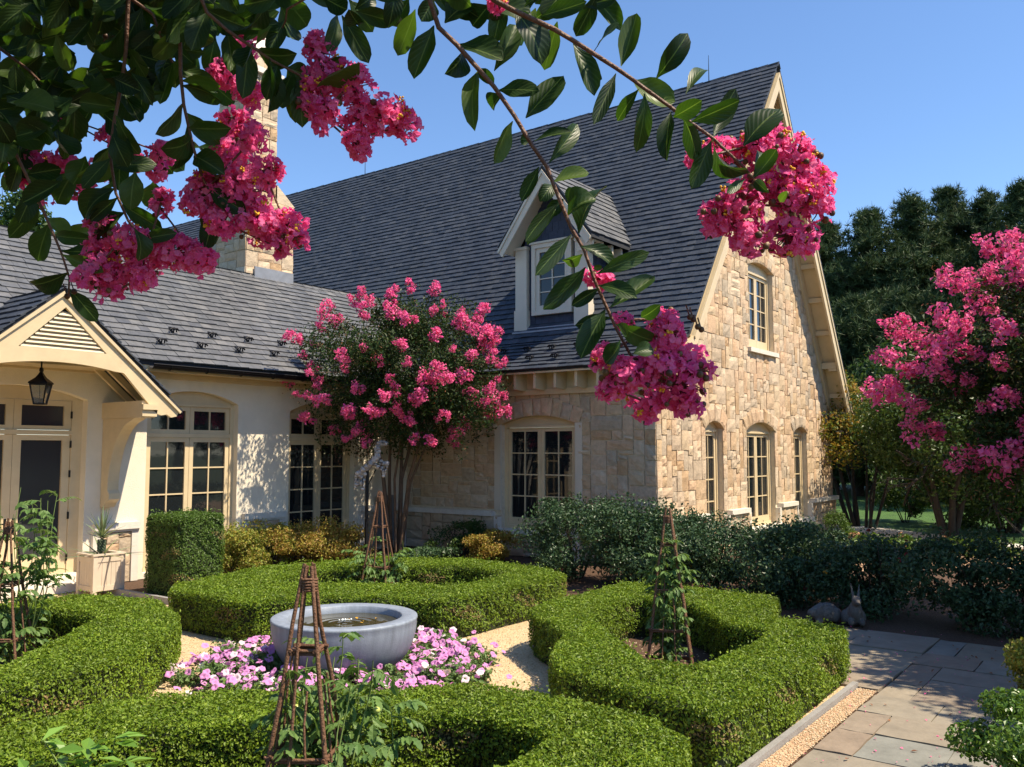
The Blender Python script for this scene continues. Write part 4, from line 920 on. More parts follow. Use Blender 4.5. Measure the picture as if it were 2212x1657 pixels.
p = onz(1812, 1178); shrub('box_ball', 'small round clipped box bush at the far corner of the stone house', 'bush', (p[0], p[1]), (.42, .42), .8, 4200, .04, BOX2, None, .6, 260, 18, 6, .02)

def tree(name, label, base, c, R, n, leaf, m, seed, stems=4, lumps=30, group=None, bark=BARKD, r0=.09, cat='tree', asp=.55):
    rng = np.random.default_rng(seed); t = thing(name, label, cat, tuple(base), group); b = np.array(base, float); c = np.array(c, float); mb = MB(); tips = []
    for k in range(stems):
        a = 6.28*k/stems+rng.uniform(-.4, .4); o = b+np.array([.12*math.cos(a), .12*math.sin(a), -.1])*(stems > 1); e = c+np.array([R[0]*.35*math.cos(a), R[1]*.35*math.sin(a), -R[2]*.4])*(1 if stems > 1 else .3)
        mb.tube([o, o*.5+e*.5+rng.normal(0, .08, 3)-np.array([(e-o)[0]*.15, (e-o)[1]*.15, 0]), e], [r0, r0*.8, r0*.5], 8)
        for j in range(4): limb(mb, e, nrm((e-o)*.3+rng.normal(0, .6, 3)*np.linalg.norm(e-o)*.6+[0, 0, .2]), R[2]*.7, r0*.5, 2, tips, rng, .7, .2)
    kid(mb, 'trunk', bark, t)
    P, N = crown_points(c, R, n, rng, lumps, .7); mb = MB(); mb.leaves(P, N, leaf, asp, 0, .12, .8, .4, rng); kid(mb, 'crown', m, t); return t
b = onz(1846, 1136); tree('japanese_maple', 'small multi stemmed maple with orange and green leaves beside the stone gable', (b[0], b[1], 0), (b[0]-.4, b[1]+.5, 3.1), (1.75, 1.75, 1.35), 9000, .11, MAPLE, 301, 5, 26, r0=.07)
b = onz(1880, 1140); tree('young_tree', 'slender dark green young tree just right of the orange maple', (b[0], b[1], 0), (b[0]+.2, b[1]-.3, 2.6), (1.1, 1.1, 1.3), 5000, .1, TREEG, 305, 4, 18, r0=.05)
b = onz(2050, 1160); tree('garden_tree', 'broad green garden tree with dark stems on the lawn behind the pink flowers', (b[0], b[1], 0), (b[0], b[1], 2.6), (2.5, 2.5, 1.75), 22000, .12, TREEG, 302, 5, 34, r0=.1)
b = onz(2180, 1150); tree('garden_tree', 'dark green garden tree at the right edge beyond the hydrangeas', (b[0], b[1], 0), (b[0], b[1], 3.3), (3.0, 3.0, 2.6), 16000, .14, TREEG, 303, 4, 34, r0=.12)
b = at(2090, 972, 36); tree('garden_tree', 'dark leafy tree behind the broad green garden tree', (b[0], b[1], 0), (b[0], b[1], 4.2), (4.2, 4.2, 3.6), 18000, .2, TREEG, 304, 3, 34, r0=.16)
for i, (px, py, r, h, lb) in enumerate([(1955, 1128, 1.3, 1.7, 'dark leafy shrub at the lawn edge left of the dark garden tree stems'), (2090, 1136, 1.8, 2.0, 'dark leafy shrub behind the pink crape myrtle at right, between tree stems'), (2190, 1150, 1.9, 2.2, 'dark leafy shrub at the right edge behind the low hydrangea')]):
    p = onz(px, py); shrub('lawn_shrub', lb, 'shrub', (p[0], p[1]), (r, r), h, 5200, .13, TREEG, 'dark shrubs at the lawn edge', .55, 270+i, 22, 6, .05)
def pine(label, px, ytop, d, seed, w=.3, n=2600):
    rng = np.random.default_rng(seed); b = at(px, 972, d); b[2] = 0; top = at(px, ytop, d)[2]; t = thing('pine_tree', label, 'pine tree', tuple(b), 'tall pines behind the lawn'); mb = MB()
    mb.tube([b-[0, 0, .2], b+[0, 0, top*.6], b+[0, 0, top*.97]], [.32, .2, .04], 8)
    TP = []; z = .8
    while z < top-.3:
        k = 7; R = max(.5, (top-z)*w*1.0+.6)*min(1, .75+z/top) if z < top*.8 else max(.35, (top-z)*.5); R = min(R*1.25, 6.)
        for j in range(k):
            a = rng.uniform(0, 6.28); l = R*rng.uniform(.65, 1.15); e = b+np.array([l*math.cos(a), l*math.sin(a), z+l*rng.uniform(.05, .45)]); o = b+np.array([0, 0, z])
            mid = (o+e)/2-np.array([0, 0, l*.1]); mb.tube([o, mid, e], [.05, .035, .015], 4, cap=False)
            for f in np.linspace(.3, 1, max(3, int(l*3.2))):
                p = (o*(1-f)+mid*f if f < .5 else mid*(2-2*f)+e*(2*f-1)); 
                for q in range(5): TP.append(p+rng.normal(0, .22+.12*l*f*.5, 3)*[1, 1, .6])
        z += rng.uniform(.36, .55)
    for q in range(40): TP.append(b+np.array([rng.normal(0, .25), rng.normal(0, .25), top-rng.uniform(0, 1.6)]))
    kid(mb, 'trunk', BARKD, t); TP = np.array(TP); m = 13
    P = np.repeat(TP, m, 0); D = nrm(rng.normal(0, 1, (len(P), 3))+[0, 0, .75]); L = rng.uniform(.28, .52, len(P)); B = nrm(np.cross(D, rng.normal(0, 1, (len(P), 3)))); wd = .028
    V = np.stack([P-B*wd, P+B*wd, P+D*L[:, None]], 1).reshape(-1, 3); mb = MB(); mb.add(V, np.arange(len(P)*3).reshape(-1, 3)); kid(mb, 'needles', PINE, t); return t
for i, (px, yt, d, lb) in enumerate([(1735, 545, 54, 'pine tree just behind the gable of the stone house'), (1800, 465, 52, 'tall pine tree nearest the house gable on the right'), (1890, 440, 50, 'tall pine tree between the gable pine and the highest pine'),
        (1985, 408, 50, 'tall dense pine tree left of the highest one'), (2070, 392, 52, 'highest pine tree of the row behind the lawn'), (2150, 400, 50, 'tall pine tree above the pink crape myrtle at right'), (2235, 385, 46, 'pine tree cut by the right edge of the view'),
        (1850, 640, 44, 'shorter pine tree standing in front of the row, near the maple'), (1960, 620, 43, 'shorter pine tree in front of the row at its middle'), (2060, 600, 42, 'shorter pine tree in front of the highest pine'), (2170, 590, 40, 'shorter pine tree behind the crape myrtle')]):
    pine(lb, px, yt, d, 400+i)
b = at(20, 972, 40); tree('tall_tree', 'green tree showing above the wing roof at the left edge', (b[0], b[1], 0), (b[0], b[1], 11.2), (2.6, 3, 3.6), 7000, .3, TREEG, 310, 1, 26, r0=.3)
# trees mirrored in the windows or shading roses; last three added to block skylight
for i, (x, y, h) in enumerate([(24, -26, 11), (34, -24, 12), (12, -30, 11), (17, -7, 10.5), (-11, 7, 9), (-12, -3, 10), (-9, 16, 9)]):
    tree('lawn_tree', ['broad tree on the far side of the garden facing the gable', 'tall tree at the far right of the garden', 'round tree behind the viewpoint', 'tall leafy tree right of the flagstones that shades the rose bushes', 'unseen tree added left of the garden to block sky light', 'unseen tall tree added to the left behind the viewpoint to block sky light', 'unseen tree added at the far left end of the wing to block sky light'][i], (x, y, 0), (x, y, h*.6), (4.5, 4.5, h*.42), 9000, .45, TREEG, 320+i, 1, 24, r0=.3)

# ---------------------------------------------------------------- fountain, flowers
BC = onz(745, 1331, .57)[:2]; CONCB = mat('grey_fountain_stone', (.225, .26, .315), .5, None, (3, .25), (80, .12), spec=.4)
nt_ = CONCB.node_tree; tx = [n for n in nt_.nodes if n.type == 'TEX_NOISE'][0]; mp_ = nt_.nodes.new('ShaderNodeMapping'); tc_ = [n for n in nt_.nodes if n.type == 'TEX_COORD'][0]
mp_.inputs['Scale'].default_value = (5, 5, .55); nt_.links.new(tc_.outputs['Object'], mp_.inputs[0]); nt_.links.new(mp_.outputs[0], tx.inputs['Vector'])
WATER = mat('dark_pond_water', (.05, .045, .02), .04, spec=.6); WATER.node_tree.nodes['Principled BSDF'].inputs['Base Color'].default_value = (.045, .04, .016, 1)
def ripples(m):
    t = m.node_tree; N = t.nodes; L = t.links; tc = N.new('ShaderNodeTexCoord'); w = N.new('ShaderNodeTexWave'); w.wave_type = 'RINGS'; w.rings_direction = 'Z'; w.inputs['Scale'].default_value = 3.2; w.inputs['Distortion'].default_value = 1.5
    L.new(tc.outputs['Object'], w.inputs['Vector']); b = N.new('ShaderNodeBump'); b.inputs['Strength'].default_value = .1; b.inputs['Distance'].default_value = .02; L.new(w.outputs[1], b.inputs['Height']); L.new(b.outputs[0], N['Principled BSDF'].inputs['Normal'])
ripples(WATER)
FT = thing('fountain_bowl', 'round grey stone fountain bowl full of water in the middle of the garden', 'fountain', (BC[0], BC[1], 0))
m = MB(); pr = [(.0, .0), (.30, .0), (.36, .02)] + [(.36+.39*math.sin(t*math.pi/2)**.9, .02+.52*(1-math.cos(t*math.pi/2))**.95) for t in np.linspace(.08, 1, 14)] + [(.757, .555), (.752, .572), (.74, .578), (.60, .575), (.588, .565), (.58, .5), (.55, .3), (.3, .16), (0, .15)]
m.lathe(pr, (BC[0], BC[1], 0), 96); kid(m, 'basin', CONCB, FT)
m = MB(); m.lathe([(.0, .5), (.2, .5), (.4, .5), (.59, .5)], (BC[0], BC[1], 0), 64); kid(m, 'water', WATER, FT)
FOAM = mat('white_water_bubble', (.75, .78, .75), .2); m = MB(); rr = np.random.default_rng(3)
for i in range(16): m.ball((BC[0]+rr.normal(0, .02), BC[1]+rr.normal(0, .02), .51+rr.uniform(0, .035)), rr.uniform(.006, .014), seg=6, rings=4)
kid(m, 'bubbler', FOAM, FT)
m = MB()
for i in range(7): a = rr.uniform(0, 6.28); q = rr.uniform(.1, .55); m.leaves(np.array([[BC[0]+q*math.cos(a), BC[1]+q*math.sin(a), .506]]), np.array([[0, 0, 1.]]), .06, .5, 0, .05, .05)
kid(m, 'fallen_leaf', YEL, FT)
PETG = mat('petunia_leaf', (.12, .2, .06), .6, G((.1,.18,.05),(.16,.25,.08)), None, None, .3)
def flower(seed, mm):
    rng = np.random.default_rng(seed); mb = MB(); n = 15; V = [(0, 0, -.012)]; F = []
    for ring, (r, z) in enumerate([(.012, .0), (.026, .008), (.036, .004)]):
        for k in range(n): a = 6.283*k/n; q = r*(1+.1*math.cos(5*a))*(1 if ring < 2 else rng.uniform(.92, 1.08)); V.append((q*math.cos(a), q*math.sin(a), z+rng.uniform(-.003, .003)*ring))
    F = [(0, 1+k, 1+(k+1) % n) for k in range(n)]+[(1+r*n+k, 1+(r+1)*n+k, 1+(r+1)*n+(k+1) % n, 1+r*n+(k+1) % n) for r in range(2) for k in range(n)]
    mb.add(V, F, 0, True); return mb.build('flower', [mm])
protos = [flower(i, PETAL) for i in range(6)]+[flower(9, PETALW)]; used = set(); rng = np.random.default_rng(77)
plants = 30
for i in range(plants):
    a = 6.283*i/plants+.2; r = (.88, 1.18, 1.36)[i % 3]; cx, cy = BC[0]+r*math.cos(a), BC[1]+r*math.sin(a)
    t = thing('petunia_plant', 'trailing petunia plant with pink and lilac blooms in the round bed under the fountain bowl', 'petunia', (cx, cy, 0), 'petunias round the fountain bowl')
    P, N = crown_points((cx, cy, .08), (.34, .34, .14), 900, rng, 12); P[:, 2] = np.maximum(P[:, 2], .01); mb = MB(); mb.leaves(P, N+[0, 0, .5], .045, .6, 0, .1, .6, 0, rng); kid(mb, 'foliage', PETG, t)
    for k in range(26):
        p = np.array([rng.normal(0, .2), rng.normal(0, .2), 0]); 
        if math.hypot(cx+p[0]-BC[0], cy+p[1]-BC[1]) < .70: continue
        p[2] = .11+.09*math.cos(min(1.5, np.hypot(p[0], p[1])*4))+rng.uniform(-.03, .04); nn = nrm(np.array([rng.normal(0, .45)+ -.25, rng.normal(0, .45)-.25, .8]))
        j = int(rng.integers(0, 7)); M = Matrix.Translation(Vector(p)) @ Vector(nn).to_track_quat('Z', 'Y').to_matrix().to_4x4() @ Matrix.Rotation(rng.uniform(0, 6.28), 4, 'Z') @ Matrix.Scale(rng.uniform(.75, 1.25), 4)
        if j not in used: used.add(j); o = protos[j]; o.parent = t; o.matrix_local = M
        else: inst(protos[j], t, M)

# ---------------------------------------------------------------- stick obelisks and tomato plants
def compound(mb, p, d, L, rng, leaf, mi=0):
    """a tomato leaf: toothed leaflets along a drooping stalk"""
    d = nrm(d); pts = [p]; n = 5
    for i in range(n): d = nrm(d+np.array([0, 0, -.13])); pts.append(pts[-1]+d*L/n)
    mb.tube(pts, [.004, .003, .003, .002, .002, .001], 4, 1, cap=False)
    s = nrm(np.cross(d, [0, 0, 1.])+1e-6)
    for i in range(1, n+1):
        for sg in ((-1, 1) if i < n else (0,)):
            T = nrm(d*.7+s*sg*.9+np.array([0, 0, -.25])+rng.normal(0, .15, 3)); l = leaf*rng.uniform(.7, 1.15)*(1.25 if sg == 0 else 1)
            N_ = nrm(np.array([0, 0, 1.])+rng.normal(0, .35, 3)); b = nrm(np.cross(N_, T)); N_ = np.cross(T, b); o = pts[i]
            w = l*.27; pr = [(0, 0), (.18, .7), (.3, .55), (.45, 1.), (.58, .7), (.72, .75), (1, 0)]
            V = [o+T*l*u-N_*l*.22*u*u for u, _ in pr]; R = [o+T*l*u+b*w*v+N_*l*(.06-.22*u*u) for u, v in pr[1:-1]]; Lf = [o+T*l*u-b*w*v+N_*l*(.06-.22*u*u) for u, v in pr[1:-1]]
            k = len(V); F = [(0, 7, 1), (0, 1, 12)]
            for q in range(4): F += [(1+q, 7+q, 8+q, 2+q), (12+q, 1+q, 2+q, 13+q)]
            F += [(5, 11, 6), (16, 5, 6)]
            mb.add(V+R+Lf, F, mi)
def obelisk(label, base, h, half, n_side, seed, hoops, lean=0.):
    rng = np.random.default_rng(seed); b = np.array([base[0], base[1], 0.]); t = thing('stick_obelisk', label, 'plant support', tuple(b), 'rustic stick obelisks'); top = b+np.array([lean, 0, h])
    ang = rng.uniform(0, .4)+.35; C = [np.array([half*math.cos(ang+math.pi/2*k+math.pi/4), half*math.sin(ang+math.pi/2*k+math.pi/4), 0])*1.41 for k in range(4)]
    feet = []
    for k in range(4):
        for j in range(n_side): feet.append((C[k]*(1-j/n_side)+C[(k+1) % 4]*(j/n_side), j == 0))
    for f, corner in feet:
        r = (.017 if corner else .010)*rng.uniform(.85, 1.15); hh = 1.0 if corner or rng.random() < .35 else rng.uniform(.55, .72); e = top+np.array([*(nrm(f)[:2]*.028), rng.uniform(-.01, .03)])
        P = [b+f+(e-b-f)*q*hh+rng.normal(0, .006, 3)*(0 < q < 1) for q in np.linspace(0, 1, 6)]; m = MB(); m.tube(P, np.linspace(r, r*.72, 6), 7); kid(m, 'stake', WOOD, t)
    for z in hoops:
        q = 1-z/h; m = MB(); cs = [b+np.array([lean*z/h, 0, 0])+c*q*1.03+np.array([0, 0, z]) for c in C]
        for k in range(4):
            d = nrm(cs[(k+1) % 4]-cs[k]); m.tube([cs[k]-d*.03, (cs[k]+cs[(k+1) % 4])/2+rng.normal(0, .004, 3), cs[(k+1) % 4]+d*.03], .011, 6)
            m.tube([cs[k]-d*.02-[0, 0, .022], cs[(k+1) % 4]+d*.02-[0, 0, .02]], .008, 6)
        kid(m, 'hoop', WOOD, t)
    m = MB()
    for k in range(5):
        z = h*.955-k*.016; m.tube([top*[1, 1, 0]+np.array([.047*math.cos(a), .047*math.sin(a), z+.004*math.sin(a*2)]) for a in np.linspace(0, 6.283, 17)], .008, 5, cap=False)
    kid(m, 'binding', WOOD, t)
    return t
def tomato(label, base, stems, seed, leaf, fruits, h, spread, n_leaf, group='tomato plants on the obelisks', dirs=None):
    rng = np.random.default_rng(seed); b = np.array([base[0], base[1], 0.]); t = thing('tomato_plant', label, 'tomato plant', tuple(b), group); mb = MB(); fr = []
    for k in range(stems):
        a = rng.uniform(0, 6.28); q = spread*rng.uniform(.5, 1); hh = h*rng.uniform(.65, 1.0); P = [b+rng.normal(0, .05, 3)*[1, 1, 0]]; w = rng.uniform(0, 6)
        for z in np.linspace(.1, 1, 9): P.append(b+np.array([q*z*math.cos(a)*(1-.5*z)+.05*math.sin(z*7+w), q*z*math.sin(a)*(1-.5*z)+.05*math.cos(z*6+w), hh*z]))
        mb.tube(P, np.linspace(.008, .003, len(P)), 5, 1, cap=False)
        for j in range(n_leaf):
            i = rng.integers(2, len(P)); p = P[i]*rng.random()+P[i]*0 if False else P[i-1]+(P[i]-P[i-1])*rng.random(); th = rng.uniform(0, 6.28)
            compound(mb, p, np.array([math.cos(th), math.sin(th), rng.uniform(-.1, .8)]), leaf*rng.uniform(1.6, 2.6), rng, leaf)
        fr += [P[i] for i in range(2, 8)]
    kid(mb, 'foliage', [TOM, STEMG], t)
    for k in range(fruits):
        c = fr[rng.integers(0, len(fr))]+np.array([rng.normal(0, .04), rng.normal(0, .04), -.04]); m = MB(); m.ball(c, (.021, .021, .019), seg=12, rings=8); kid(m, 'tomato', TOMF, t)
    return t
T1 = at(666, 1330, 4.95)[:2]; T2 = onz(1447, 1440)[:2]; T3 = onz(818, 1302)[:2]; T4 = onz(6, 1448)[:2]
obelisk('rustic stick obelisk in the foreground with bound top, in front of the fountain bowl', T1, 1.64, .24, 3, 1, (.18, .62, 1.18))
obelisk('dark stick obelisk in the bed of the right box hedge, wrapped in vines', T2, 1.66, .24, 3, 2, (.05, .42, .82, 1.3))
obelisk('slim stick obelisk behind the fountain, in front of the flowering tree', T3, 1.66, .24, 2, 3, (.3, .55, 1.15))
obelisk('stick obelisk half cut off by the left edge, in front of the doors', T4, 1.55, .24, 2, 4, (.35, .9))
tomato('tomato plant with pale green fruit climbing the obelisk in the foreground', T1+np.array([.1, -.1]), 17, 11, .08, 16, 1.22, .7, 10)
tomato('tomato vine with yellowing leaves on the obelisk in the right hedge', T2, 15, 12, .07, 3, 1.55, .34, 10)
tomato('leafy green tomato plant around the obelisk behind the fountain', T3, 10, 13, .085, 0, 1.0, .75, 9)
tomato('tall leafy tomato plant at the left edge in front of the doors', T4+np.array([.12, 0]), 15, 14, .085, 2, 2.0, .75, 9)
# pepper plant below the near hedge
PB = at(215, 1640, 4.7); t = thing('pepper_plant', 'bright green pepper plant with pointed leaves at the bottom left', 'pepper plant', (PB[0], PB[1], 0)); rng = np.random.default_rng(5); mb = MB()
PEP = mat('pepper_leaf', (.16, .3, .05), .4, G((.15,.3,.045),(.2,.36,.06),(.12,.24,.04)), None, None, .35)
for (x, y) in ((95, 1600), (185, 1615), (250, 1590), (270, 1640), (140, 1650), (215, 1650), (325, 1660), (60, 1655)):
    tip = at(x, y, 4.7+rng.uniform(-.25, .25)); mb.tube([(PB[0], PB[1], 0), (np.array([PB[0], PB[1], .3])+tip)/2, tip], [.008, .006, .003], 5, 1)
    for j in range(6):
        a = rng.uniform(0, 6.28); T = nrm(np.array([math.cos(a), math.sin(a), rng.uniform(-.3, .5)]))[None]; L = .15*rng.uniform(.75, 1.2); mb.leaves(tip[None]+T*L*.5-[0, 0, .02*j/3], np.array([[0, 0, 1.]]), L, .38, 0, .06, .25, 0, rng, T=T)
kid(mb, 'foliage', [PEP, STEMG], t)

# ---------------------------------------------------------------- planter box with its pineapple plant
x0, y0, s_, hh = 7.1, 13.46, .52, .64
PLT = thing('planter_box', 'square pale wooden planter box with boarded sides beside the doors', 'planter', (x0+s_/2, y0+s_/2, 0)); m = MB()
m.box((x0+.025, y0+.025, .09), (x0+s_-.025, y0+s_-.025, .55))
for (i, j) in ((0, 0), (1, 0), (0, 1), (1, 1)):
    a, b = x0+i*(s_-.07), y0+j*(s_-.07); q = MB(); q.box((a, b, 0), (a+.07, b+.07, hh)); kid(q, 'leg', WOODW, PLT)
for k in range(5): m.box((x0+.075+k*.075, y0+.012, .12), (x0+.075+k*.075+.07, y0+.03, .54))
for k in range(5): m.box((x0+.012, y0+.075+k*.075, .12), (x0+.03, y0+.075+k*.075+.07, .54))
kid(m, 'panel', WOODW, PLT)
q = MB()
for z in (.09, .54): 
    q.box((x0+.071, y0+.002, z), (x0+s_-.071, y0+.02, z+.08)); q.box((x0+.002, y0+.071, z), (x0+.02, y0+s_-.071, z+.08))
kid(q, 'rail', WOODW, PLT)
q = MB(); q.box((x0-.015, y0-.015, hh), (x0+s_+.015, y0+.075, hh+.025)); q.box((x0-.015, y0+s_-.075, hh), (x0+s_+.015, y0+s_+.015, hh+.025)); q.box((x0-.015, y0+.0755, hh), (x0+.075, y0+s_-.0755, hh+.025)); q.box((x0+s_-.075, y0+.0755, hh), (x0+s_+.015, y0+s_-.0755, hh+.025)); kid(q, 'rim', WOODW, PLT)
q = MB(); q.box((x0+.08, y0+.08, .5), (x0+s_-.08, y0+s_-.08, .6)); kid(q, 'soil', MULCH, PLT)
pc = np.array([x0+s_/2, y0+s_/2, .6]); PIN = thing('pineapple_plant', 'spiky pineapple plant growing in the pale planter box', 'pineapple plant', tuple(pc)); rng = np.random.default_rng(6)
PINL = mat('grey_green_strap_leaf', (.15, .22, .12), .45, G((.13,.2,.1),(.2,.27,.15),(.22,.22,.1)), None, None, .2)
def strap(mb, o, a, L, el, w, bend):
    d = np.array([math.cos(a)*math.cos(el), math.sin(a)*math.cos(el), math.sin(el)]); s = np.array([-math.sin(a), math.cos(a), 0]); V = []; p = np.array(o, float); n = 8
    for i in range(n+1):
        ww = w*(1-(i/n)**1.6)*.5+.001; up = nrm(np.cross(s, d)); V += [p-s*ww+up*ww*.5, p, p+s*ww+up*ww*.5]; p = p+d*L/n; d = nrm(d+np.array([0, 0, -bend/n]))
    mb.add(V, [(3*i+j, 3*i+j+1, 3*i+4+j, 3*i+3+j) for i in range(n) for j in (0, 1)], 0, True)
mb = MB()
for k in range(13): strap(mb, pc, 6.28*k/13+rng.uniform(-.2, .2), rng.uniform(.5, .85), rng.uniform(.15, .6), .04, rng.uniform(.15, .5))
kid(mb, 'leaf', PINL, PIN); mb = MB(); 
for i in range(7):
    for k in range(9): a = 6.28*(k+.5*(i % 2))/9; mb.ball(pc+np.array([.052*math.cos(a), .052*math.sin(a), .1+i*.026]), (.02, .02, .018), seg=6, rings=5)
mb.ball(pc+np.array([0, 0, .18]), (.055, .055, .11)); mb.tube([pc-[0, 0, .02], pc+[0, 0, .1]], .02, 6)
kid(mb, 'fruit', mat('dark_green_pineapple', (.05, .075, .04), .6), PIN); mb = MB()
for k in range(26): strap(mb, pc+[0, 0, .29+k*.005], 2.4*k, rng.uniform(.26, .42), .3+k*.045, .042, rng.uniform(-.1, .35))
kid(mb, 'crown', PINL, PIN)

# ---------------------------------------------------------------- stone rabbits and the pebble horse
def blob(name, balls, m, parent=None, voxel=.012, loc=(0, 0, 0)):
    mb = MB()
    for c, r in balls: mb.ball(c, r, seg=14, rings=10)
    o = mb.build(name, m, parent); o.location = loc; r = o.modifiers.new('remesh', 'REMESH'); r.mode = 'VOXEL'; r.voxel_size = voxel; r.use_smooth_shade = True
    s = o.modifiers.new('smooth', 'SMOOTH'); s.factor = .5; s.iterations = 4; return o
def chain(a, b, ra, rb, n=6): return [(tuple(np.array(a)*(1-t)+np.array(b)*t), ra*(1-t)+rb*t) for t in np.linspace(0, 1, n)]
R1 = onz(1846, 1350); R2 = onz(1785, 1344)
o = blob('rabbit_statue', [((0, .02, .12), (.12, .14, .13)), ((0, -.06, .19), (.09, .1, .13)), ((0, -.13, .33), (.062, .075, .065)), ((0, -.19, .32), (.038, .045, .036)), ((.07, -.1, .05), (.04, .07, .05)), ((-.07, -.1, .05), (.04, .07, .05)), ((.1, .05, .09), (.06, .1, .1)), ((-.1, .05, .09), (.06, .1, .1)), ((0, .17, .09), .045)]
         + chain((.03, -.1, .37), (.065, -.03, .52), .024, .014) + chain((-.03, -.1, .37), (-.05, -.06, .54), .024, .014), STATUE, loc=(R1[0], R1[1], 0)); o.rotation_euler = (0, 0, rad(-60))
tag(o, 'stone rabbit statue sitting up with raised ears beside the rose bushes', 'rabbit statue')
o = blob('rabbit_statue', [((0, .0, .13), (.13, .2, .13)), ((0, -.2, .13), (.08, .1, .09)), ((0, -.29, .15), (.06, .07, .06)), ((.1, .08, .1), (.06, .1, .1)), ((-.1, .08, .1), (.06, .1, .1)), ((.06, -.22, .04), (.03, .08, .035)), ((-.06, -.22, .04), (.03, .08, .035)), ((0, .2, .12), .045)]
         + chain((.03, -.25, .19), (.05, -.06, .25), .025, .016) + chain((-.03, -.25, .19), (-.05, -.06, .25), .025, .016), STATUE, loc=(R2[0], R2[1], 0)); o.rotation_euler = (0, 0, rad(-110))
tag(o, 'stone rabbit statue crouching low with ears laid back beside the sitting one', 'rabbit statue')
HB = at(806, 1050, 17.2); HB[2] = 0; HS = thing('horse_sculpture', 'rearing horse sculpture made of pale pebbles in wire, on a dark post', 'sculpture', tuple(HB)); rng = np.random.default_rng(8); mb = MB(); wr = MB()
rv = RT; sc = 1.0
def hp(u, v, w=0.): return HB + rv*u + np.array([0, 0, v+.17]) + FW*w
body = [((-.28, 1.68), (-.05, 1.86), .11, .13), ((-.05, 1.86), (.08, 1.98), .13, .12), ((.06, 1.98), (.12, 2.28), .09, .055), ((.11, 2.3), (.25, 2.26), .06, .04), ((-.28, 1.68), (-.33, 1.4), .09, .04), ((-.2, 1.66), (-.2, 1.36), .07, .035), ((.08, 1.9), (.27, 1.86), .06, .035), ((.27, 1.86), (.2, 1.62), .035, .025), ((.05, 1.86), (.22, 1.72), .06, .035)]
for a, b, ra, rb in body:
    L = math.dist(a, b); n = max(4, int(L/.045))
    for t in np.linspace(0, 1, n):
        r = ra*(1-t)+rb*t
        for k in range(max(3, int(r/.018))):
            th = rng.uniform(0, 6.28); c = hp(a[0]*(1-t)+b[0]*t+r*.6*math.cos(th)*abs((b[1]-a[1])/L)*.9, a[1]*(1-t)+b[1]*t+r*.6*math.cos(th)*abs((b[0]-a[0])/L), r*.6*math.sin(th)); s_ = rng.uniform(.032, .06)*(.7+r*3)
            mb.ball(c, (s_*rng.uniform(.8, 1.2), s_*rng.uniform(.8, 1.2), s_*rng.uniform(.7, 1.1)), seg=7, rings=5)
    wr.tube([hp(*a, .03), hp((a[0]+b[0])/2, (a[1]+b[1])/2, -.08), hp(*b, .02)], .008, 5)
kid(mb, 'body', PEBBLE, HS); wr.tube([hp(-.12, 0), hp(-.12, 1.75)], .035, 8); wr.tube([hp(-.12, 1.4), hp(.05, 1.75)], .012, 6); kid(wr, 'post', IRON, HS)
m = MB(); bx = onz(830, 1215); m.box((14.35, 14.52, .2), (14.85, 14.66, 1.25)); tag(m.build('utility_box', mat('grey_metal_box', (.16, .16, .16), .5)), 'grey metal utility box on the shaded wall in the courtyard corner', 'utility box')

# loose stones on the gravel, fallen petals and leaves
rng = np.random.default_rng(31); mb = MB(); n = 9000; P = np.c_[rng.uniform(4.2, 11.2, n), rng.uniform(4.2, 11.8, n), np.full(n, .0)]; OCT = np.array([(1, 0, 0), (-1, 0, 0), (0, 1, 0), (0, -1, 0), (0, 0, .7), (0, 0, -.7)], float); OF = np.array([(0, 2, 4), (2, 1, 4), (1, 3, 4), (3, 0, 4), (2, 0, 5), (1, 2, 5), (3, 1, 5), (0, 3, 5)])
V = (OCT[None]*rng.uniform(.6, 1.3, (n, 6, 1)))*rng.uniform(.006, .013, (n, 1, 1))+P[:, None]; mb.add(V.reshape(-1, 3), (np.arange(n)[:, None, None]*6+OF[None]).reshape(-1, 3))
n = 1500; P = np.c_[rng.uniform(5.5, 8.9, n), rng.uniform(2.28, 2.47, n), np.full(n, .008)]; V = (OCT[None]*rng.uniform(.6, 1.3, (n, 6, 1)))*rng.uniform(.005, .011, (n, 1, 1))+P[:, None]; mb.add(V.reshape(-1, 3), (np.arange(n)[:, None, None]*6+OF[None]).reshape(-1, 3))
o = mb.build('loose_gravel', mat('loose_stone', (.55, .42, .25), .85, [(.6,.47,.28),(.45,.31,.17),(.66,.55,.38),(.5,.38,.24)])); o['kind'] = 'stuff'; o['label'] = 'loose tan stones lying on the gravel paths'
mb = MB(); n = 420; P = np.c_[rng.uniform(5.5, 12, n), rng.uniform(-2, 3.4, n), np.full(n, .022)]; mb.leaves(P, np.tile([0, 0, 1.], (n, 1)), .022, .8, 0, .1, .25, 0, rng); n = 120; P = np.c_[rng.uniform(5.5, 12, n), rng.uniform(-2, 3.4, n), np.full(n, .024)]; mb.leaves(P, np.tile([0, 0, 1.], (n, 1)), .05, .45, 1, .1, .25, 0, rng)
o = mb.build('fallen_petals', [PINK, RUST]); o['kind'] = 'stuff'; o['label'] = 'fallen pink petals and brown leaves on the flagstones'

